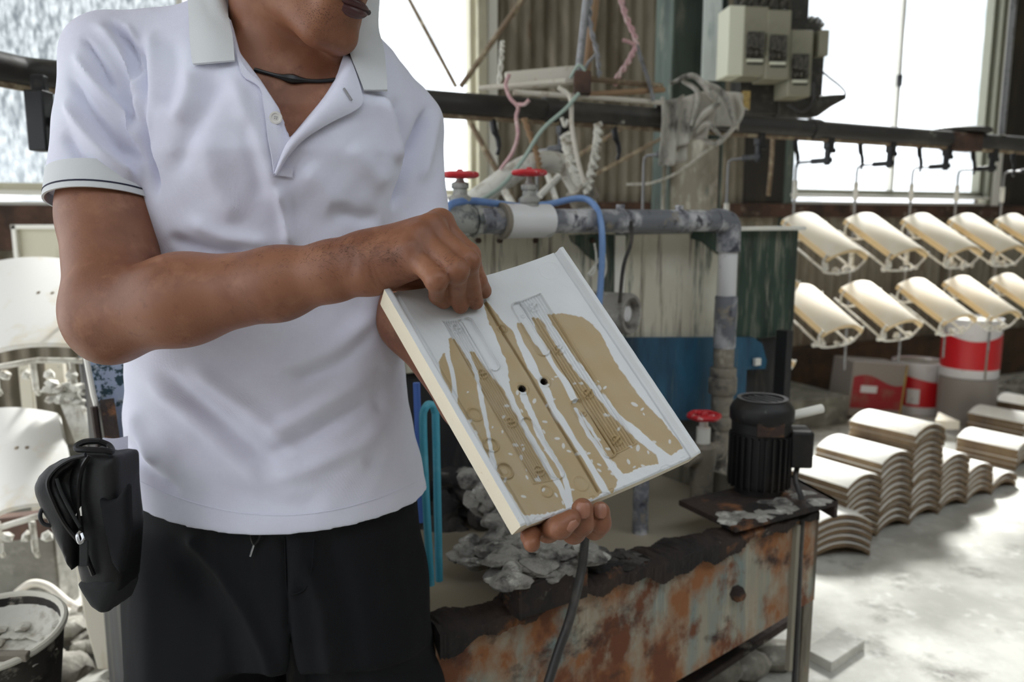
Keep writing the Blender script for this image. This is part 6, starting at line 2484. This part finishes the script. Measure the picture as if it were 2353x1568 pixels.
for p in ((925, 530), (1070, 750), (1213, 985), (797, 318), (685, 893), (825, 1137), (542, 650), (410, 425)):
    H += ring(p, .0056, .55)
    d, s = line_d(X, Y2, c2([(p[0] - 14, p[1] + 16), (p[0] + 14, p[1] - 16)] if p[0] > 700 and p != (825, 1137) else [(p[0] - 17, p[1] + 3), (p[0] + 17, p[1] - 3)]))
    H += .0022 * np.exp(-(d / .0012) ** 2)
hole = np.zeros_like(H, bool)
HOLE_P = [c2([(740, 728)])[0], c2([(849, 692)])[0]]
for q in HOLE_P:
    d = np.hypot(X - q[0], Y2 - q[1])
    hole |= d < .0033
    H += .0012 * np.exp(-((d - .0062) / .0016) ** 2) - .0012 * np.exp(-((d - .0036) / .0012) ** 2)
# bare clay showing between the glaze runs
LOBES = [
    [(330, 600), (355, 557), (385, 610), (392, 740), (350, 665)],
    [(380, 480), (400, 482), (440, 540), (480, 600), (500, 660), (528, 740), (548, 820), (565, 920), (583, 1000), (580, 1060), (540, 980), (480, 880), (430, 800), (425, 740), (412, 690), (388, 590)],
    [(470, 545), (500, 545), (560, 640), (640, 740), (700, 850), (780, 960), (860, 1090), (900, 1180), (950, 1320), (850, 1345), (760, 1350), (730, 1310), (680, 1230), (616, 1130), (600, 1040), (586, 960), (562, 850), (530, 700), (490, 600)],
    [(560, 300), (590, 335), (640, 400), (690, 440), (710, 510), (760, 620), (826, 720), (866, 820), (960, 950), (1030, 1050), (1100, 1130), (1148, 1230), (1100, 1265), (1000, 1290), (985, 1290), (940, 1200), (880, 1090), (830, 1000), (760, 880), (690, 760), (662, 705), (664, 640), (642, 560), (606, 470), (575, 380)],
    [(718, 405), (745, 408), (790, 490), (850, 560), (900, 640), (960, 735), (1000, 800), (1050, 900), (1110, 985), (1170, 1085), (1215, 1170), (1190, 1240), (1150, 1180), (1080, 1080), (1000, 960), (930, 850), (886, 720), (852, 690), (790, 580), (744, 500)],
    [(800, 375), (830, 380), (900, 500), (960, 590), (1050, 690), (1130, 800), (1215, 890), (1300, 985), (1400, 1062), (1410, 1095), (1330, 1112), (1250, 1150), (1226, 1120), (1170, 1040), (1090, 900), (1000, 780), (960, 700), (900, 600), (840, 480)],
    [(868, 358), (910, 362), (960, 360), (1040, 378), (1085, 410), (1120, 450), (1150, 500), (1180, 560), (1215, 630), (1270, 700), (1320, 770), (1370, 830), (1440, 900), (1500, 970), (1535, 1022), (1480, 1050), (1420, 1010), (1330, 935), (1240, 868), (1190, 800), (1120, 700), (1040, 590), (960, 490), (900, 400)],
]
wx = .0006 * vnoise(np.stack([X, Y2, X * 0], -1), 420, 11) + .0010 * vnoise(np.stack([X, Y2, X * 0], -1), 140, 12)
D = np.full(H.shape, 1e9)
for L in LOBES:
    D = np.minimum(D, poly_sd(X, Y2, c2(L)) + wx - .0022)
clay = smooth01(.5 - D / .0011)
RUNS = [([(368, 560), (388, 640), (400, 700), (404, 780)], 12), ([(448, 505), (500, 620), (525, 720), (548, 840), (570, 950), (590, 1060), (604, 1120)], 12),
        ([(575, 420), (630, 560), (656, 680), (690, 790), (740, 890), (800, 995), (870, 1120), (930, 1215), (966, 1300)], 15), ([(600, 520), (640, 600), (654, 680)], 24),
        ([(742, 745), (765, 800), (800, 880), (832, 960), (880, 1040), (940, 1140), (968, 1230), (985, 1310)], 14), ([(745, 770), (790, 860)], 17),
        ([(695, 410), (745, 520), (790, 600), (830, 680), (852, 735), (900, 830), (960, 920), (1010, 1000), (1060, 1080), (1110, 1160), (1155, 1240)], 16),
        ([(770, 390), (850, 530), (900, 620), (960, 700), (1000, 780)], 14), ([(1010, 830), (1070, 950), (1110, 1000), (1150, 1060), (1200, 1140), (1250, 1200)], 12),
        ([(850, 360), (920, 480), (980, 570), (1040, 650), (1100, 720), (1160, 790), (1220, 870), (1300, 930), (1380, 1000), (1470, 1075)], 15)]
for pts, w in RUNS:
    d, s = line_d(X, Y2, c2(spline([(a_, b_, 0) for a_, b_ in pts], 4))[:, :2] if False else c2([q[:2] for q in spline([(a_, b_, 0) for a_, b_ in pts], 4)]))
    ww = w / 2.178 * .00052 * (1 + .35 * vnoise(np.stack([X, Y2, X * 0], -1), 110, int(pts[0][0])))
    clay = np.minimum(clay, 1 - smooth01(.5 - (d - ww) / .0010))
rs = np.random.RandomState(17)
for i in range(120):
    p = (rs.uniform(430, 1500), rs.uniform(640, 1330))
    q = c2([p])[0]
    r = rs.uniform(.0007, .0022)
    an_ = rs.uniform(0, 3.1)
    dx, dy = X - q[0], Y2 - q[1]
    d = np.hypot((dx * math.cos(an_) + dy * math.sin(an_)) / 1.9, -dx * math.sin(an_) + dy * math.cos(an_)) - r
    clay = np.minimum(clay, 1 - .75 * smooth01(.5 - d / .0008))
# thin wash of glaze over the clay near its borders
thin = .10 * (0.5 + .5 * vnoise(np.stack([X, Y2, X * 0], -1), 60, 31))
c_glaze = np.array(lin((218, 221, 224)))[:3]
c_glaze2 = np.array(lin((202, 204, 206)))[:3]
c_clay = np.array(lin((168, 146, 106)))[:3]
gl = .5 + .5 * vnoise(np.stack([X, Y2, X * 0], -1), 45, 41)
base = c_glaze[None, None] * (1 - .5 * gl[..., None]) + c_glaze2[None, None] * (.5 * gl[..., None])
k_ = np.clip(clay - thin * clay, 0, 1)[..., None]
COL = base * (1 - k_) + c_clay[None, None] * k_
H += .00035 * (1 - clay)
chip = vnoise(np.stack([X, Y2, X * 0], -1), 260, 51)
H = np.where(GB > .985, H - .0006 * (chip > .35) - .004 * smooth01((GB - .993) / .007) * .4, H)

PF = held(GA, GB, H)
# the back skin of the tile: a shallow curve, thickest at the sides
nb_a, nb_b = 24, 8
def backh(a):
    return -.034 - .020 * (1 - (2 * a - 1) ** 2)
ht = empty('roof_tile', PF.reshape(-1, 3).mean(0), 'curved clay tile with runs of pale glaze on tan, held in the man\'s two hands', 'tile')
org = world_loc(ht)
fid = np.arange(NA * NB).reshape(NA, NB)
quads = np.stack([fid[:-1, :-1], fid[1:, :-1], fid[1:, 1:], fid[:-1, 1:]], -1)
hq = hole[:-1, :-1] | hole[1:, :-1] | hole[1:, 1:] | hole[:-1, 1:]
quads = quads[~hq].reshape(-1, 4)
me = bpy.data.meshes.new('dish_face')
me.from_pydata((PF.reshape(-1, 3) - np.array(org[:])).tolist(), [], quads[:, ::-1].tolist())
at = me.attributes.new('glaze', 'FLOAT_COLOR', 'POINT')
cc = np.ones((NA * NB, 4), np.float32)
cc[:, :3] = COL.reshape(-1, 3)
at.data.foreach_set('color', cc.ravel())
me.materials.append(MATS['tile_held'])
me.polygons.foreach_set('use_smooth', [True] * len(me.polygons))
df = bpy.data.objects.new('dish_face', me)
C.objects.link(df)
df.parent = ht
m = M()
# sides, ends and back in one body; the border follows the face grid
def border(idx):
    return [PF[i, j] for i, j in idx]
bi = [(i, 0) for i in range(0, NA, 3)] + [(NA - 1, j) for j in range(0, NB, 3)] + [(i, NB - 1) for i in range(NA - 1, -1, -3)] + [(0, j) for j in range(NB - 1, 0, -3)]
top_ = np.array([PF[i, j] for i, j in bi])
ab = np.array([(ga[i], gb[j]) for i, j in bi])
inner = np.array([[min(max(a, .004), .996), min(max(b, .004), .996)] for a, b in ab])
bot1 = held(ab[:, 0], ab[:, 1], backh(ab[:, 0]) + .003)
bot2 = held(inner[:, 0], inner[:, 1], backh(inner[:, 0]))
m.loft([top_.tolist(), bot1.tolist(), bot2.tolist()], caps=False)
gb2 = np.array([[held(np.array(a), np.array(b), backh(np.array(a))) for b in np.linspace(.004, .996, nb_b)] for a in np.linspace(.004, .996, nb_a)])
fl_ = np.arange(nb_a * nb_b).reshape(nb_a, nb_b)
qq = np.stack([fl_[:-1, :-1], fl_[1:, :-1], fl_[1:, 1:], fl_[:-1, 1:]], -1).reshape(-1, 4)
m.add(gb2.reshape(-1, 3), qq.tolist())
mk('rim_and_back', m, 'tile_side', ht, sharp=40)
for q in HOLE_P:
    m = M()
    c = held(np.array(q[0] / LA), np.array(q[1] / LB), sag(np.array(q[0] / LA)))
    m.lathe([(.0040, .0004), (.0034, -.002), (.0031, -.010), (.0, -.0105)], c, HN, 20, caps=False)
    mk('nail_hole', m, 'dark_rust', ht)

# ================================================================== BELT POUCH
def slab_sdf(poly, dmid, dh, rnd, slope=(0, 0)):
    pts = [PD(u, v, dmid) for u, v in poly]
    o = np.mean(pts, 0)
    p2 = [((p - o) @ RGT, (p - o) @ UPV) for p in pts]
    def fn(p):
        q = p - o
        x, y, z = q @ RGT, q @ UPV, q @ FWD
        z = z - slope[0] * x - slope[1] * y
        d2 = poly_sd(x, y, p2) + rnd
        dz = np.abs(z) - dh + rnd
        return np.minimum(np.maximum(d2, dz), 0) + np.sqrt(np.maximum(d2, 0) ** 2 + np.maximum(dz, 0) ** 2) - rnd
    return fn, np.min(pts, 0) - .09, np.max(pts, 0) + .09
po = empty('belt_pouch', PD(235, 1390, 1.07), 'black belt pouch with open zipped pocket clipped at the man\'s hip', 'pouch')
back_poly = [(196, 1046), (218, 1030), (296, 1040), (306, 1200), (300, 1330), (277, 1386), (262, 1388), (240, 1372), (214, 1318), (198, 1250), (186, 1150), (186, 1090)]
fn, lo_, hi_ = slab_sdf(back_poly, 1.055, .040, .016)
PV_, PF_ = sdf_mesh(lambda p: fn(p) + .0012 * vnoise(p, 60, 4), lo_, hi_, .0035)
m = M()
m.add(relax(PV_, PF_, 1), PF_.tolist())
mk('main_pocket', m, 'pouch_cloth', po, sharp=None, normals=False)
front_poly = [(106, 1112), (114, 1085), (138, 1062), (168, 1048), (200, 1042), (202, 1130), (200, 1215), (192, 1300), (184, 1290), (150, 1220), (126, 1170), (108, 1130)]
fn2, lo_, hi_ = slab_sdf(front_poly, 1.035, .036, .014)
hol_poly = [(124, 1112), (132, 1092), (160, 1070), (190, 1060), (190, 1200), (184, 1220), (160, 1180), (136, 1140)]
fh, _, _ = slab_sdf(hol_poly, 1.000, .020, .006)
def fpk(p):
    return np.maximum(fn2(p) + .0015 * vnoise(p, 50, 6), -fh(p))
PV_, PF_ = sdf_mesh(fpk, lo_, hi_, .003)
m = M()
m.add(relax(PV_, PF_, 1), PF_.tolist())
mk('front_pocket', m, 'pouch_cloth', po, sharp=None, normals=False)
side_poly = [(232, 1140), (252, 1150), (272, 1145), (298, 1110), (302, 1220), (282, 1320), (262, 1290), (244, 1210)]
fn3, lo_, hi_ = slab_sdf(side_poly, 1.016, .010, .006)
PV_, PF_ = sdf_mesh(fn3, lo_, hi_, .003)
m = M()
m.add(PV_, PF_.tolist())
mk('side_pocket', m, 'black_cloth', po, sharp=None, normals=False)
bot_poly = [(208, 1322), (256, 1310), (292, 1318), (292, 1350), (277, 1388), (262, 1391), (240, 1376), (220, 1345)]
fn4, lo_, hi_ = slab_sdf(bot_poly, 1.052, .043, .014)
PV_, PF_ = sdf_mesh(fn4, lo_, hi_, .003)
m = M()
m.add(PV_, PF_.tolist())
mk('bottom_patch', m, 'pouch_grey', po, sharp=None, normals=False)
def ptube(pts, r, mname, name, d=None, flat=None, label=None):
    m = M()
    m.tube(spline([PD(*q) for q in pts], 6), r, 8, flat=flat)
    o = mk(name, m, mname, po)
    if label:
        o['label'] = label
    return o
ptube([(205, 1048, 1.012), (188, 1080, 1.008), (181, 1130, 1.006), (184, 1200, 1.004), (196, 1270, 1.006), (215, 1322, 1.010)], .0032, 'zipper', 'zipper_track')
ptube([(197, 1046, .996), (160, 1056, .996), (126, 1080, .996), (110, 1112, .996), (126, 1160, .996), (150, 1205, .998), (182, 1245, 1.0)], .0032, 'zipper', 'zipper_track')
ptube([(130, 1100, .998), (140, 1130, .998), (160, 1170, .998), (184, 1212, 1.0)], .0022, 'pouch_grey', 'pocket_piping')
pu_ = ptube([(184, 1222, .998), (178, 1232, .994), (183, 1248, .992), (192, 1240, .994), (188, 1226, .996)], .0022, 'steel', 'zipper_pull', label='shiny metal zipper pull')
m = M()
m.box(PD(193, 1272, .994), (.0105, .003, .032), [nrm(RGT + UPV * .02), FWD, UPV])
mk('pull_tab', m, 'pouch_grey', po, bevel=.001)
ptube([(122, 1168, 1.01), (100, 1168, 1.005), (92, 1186, 1.002), (100, 1204, 1.002), (120, 1208, 1.005), (134, 1200, 1.01)], .0026, 'black_iron', 'd_ring')
m = M()
m.box(PD(128, 1180, 1.012), (.012, .006, .034), [nrm(RGT + UPV * .5), FWD, nrm(UPV - RGT * .5)])
mk('ring_tab', m, 'zipper', po, bevel=.001)
ptube([(226, 1014, 1.03), (196, 1016, 1.02), (178, 1024, 1.014), (178, 1032, 1.012), (200, 1034, 1.012), (240, 1036, 1.018), (256, 1038, 1.026), (250, 1024, 1.035), (226, 1014, 1.03)], .0042, 'black_iron', 'carabiner')
m = M()
m.prism([PD(172, 1186, 1.002), PD(186, 1164, 1.002), PD(188, 1186, 1.002)], FWD * .0008)
tag(mk('paper_corner', m, 'frame_white', po), 'white corner of a paper inside the pocket')
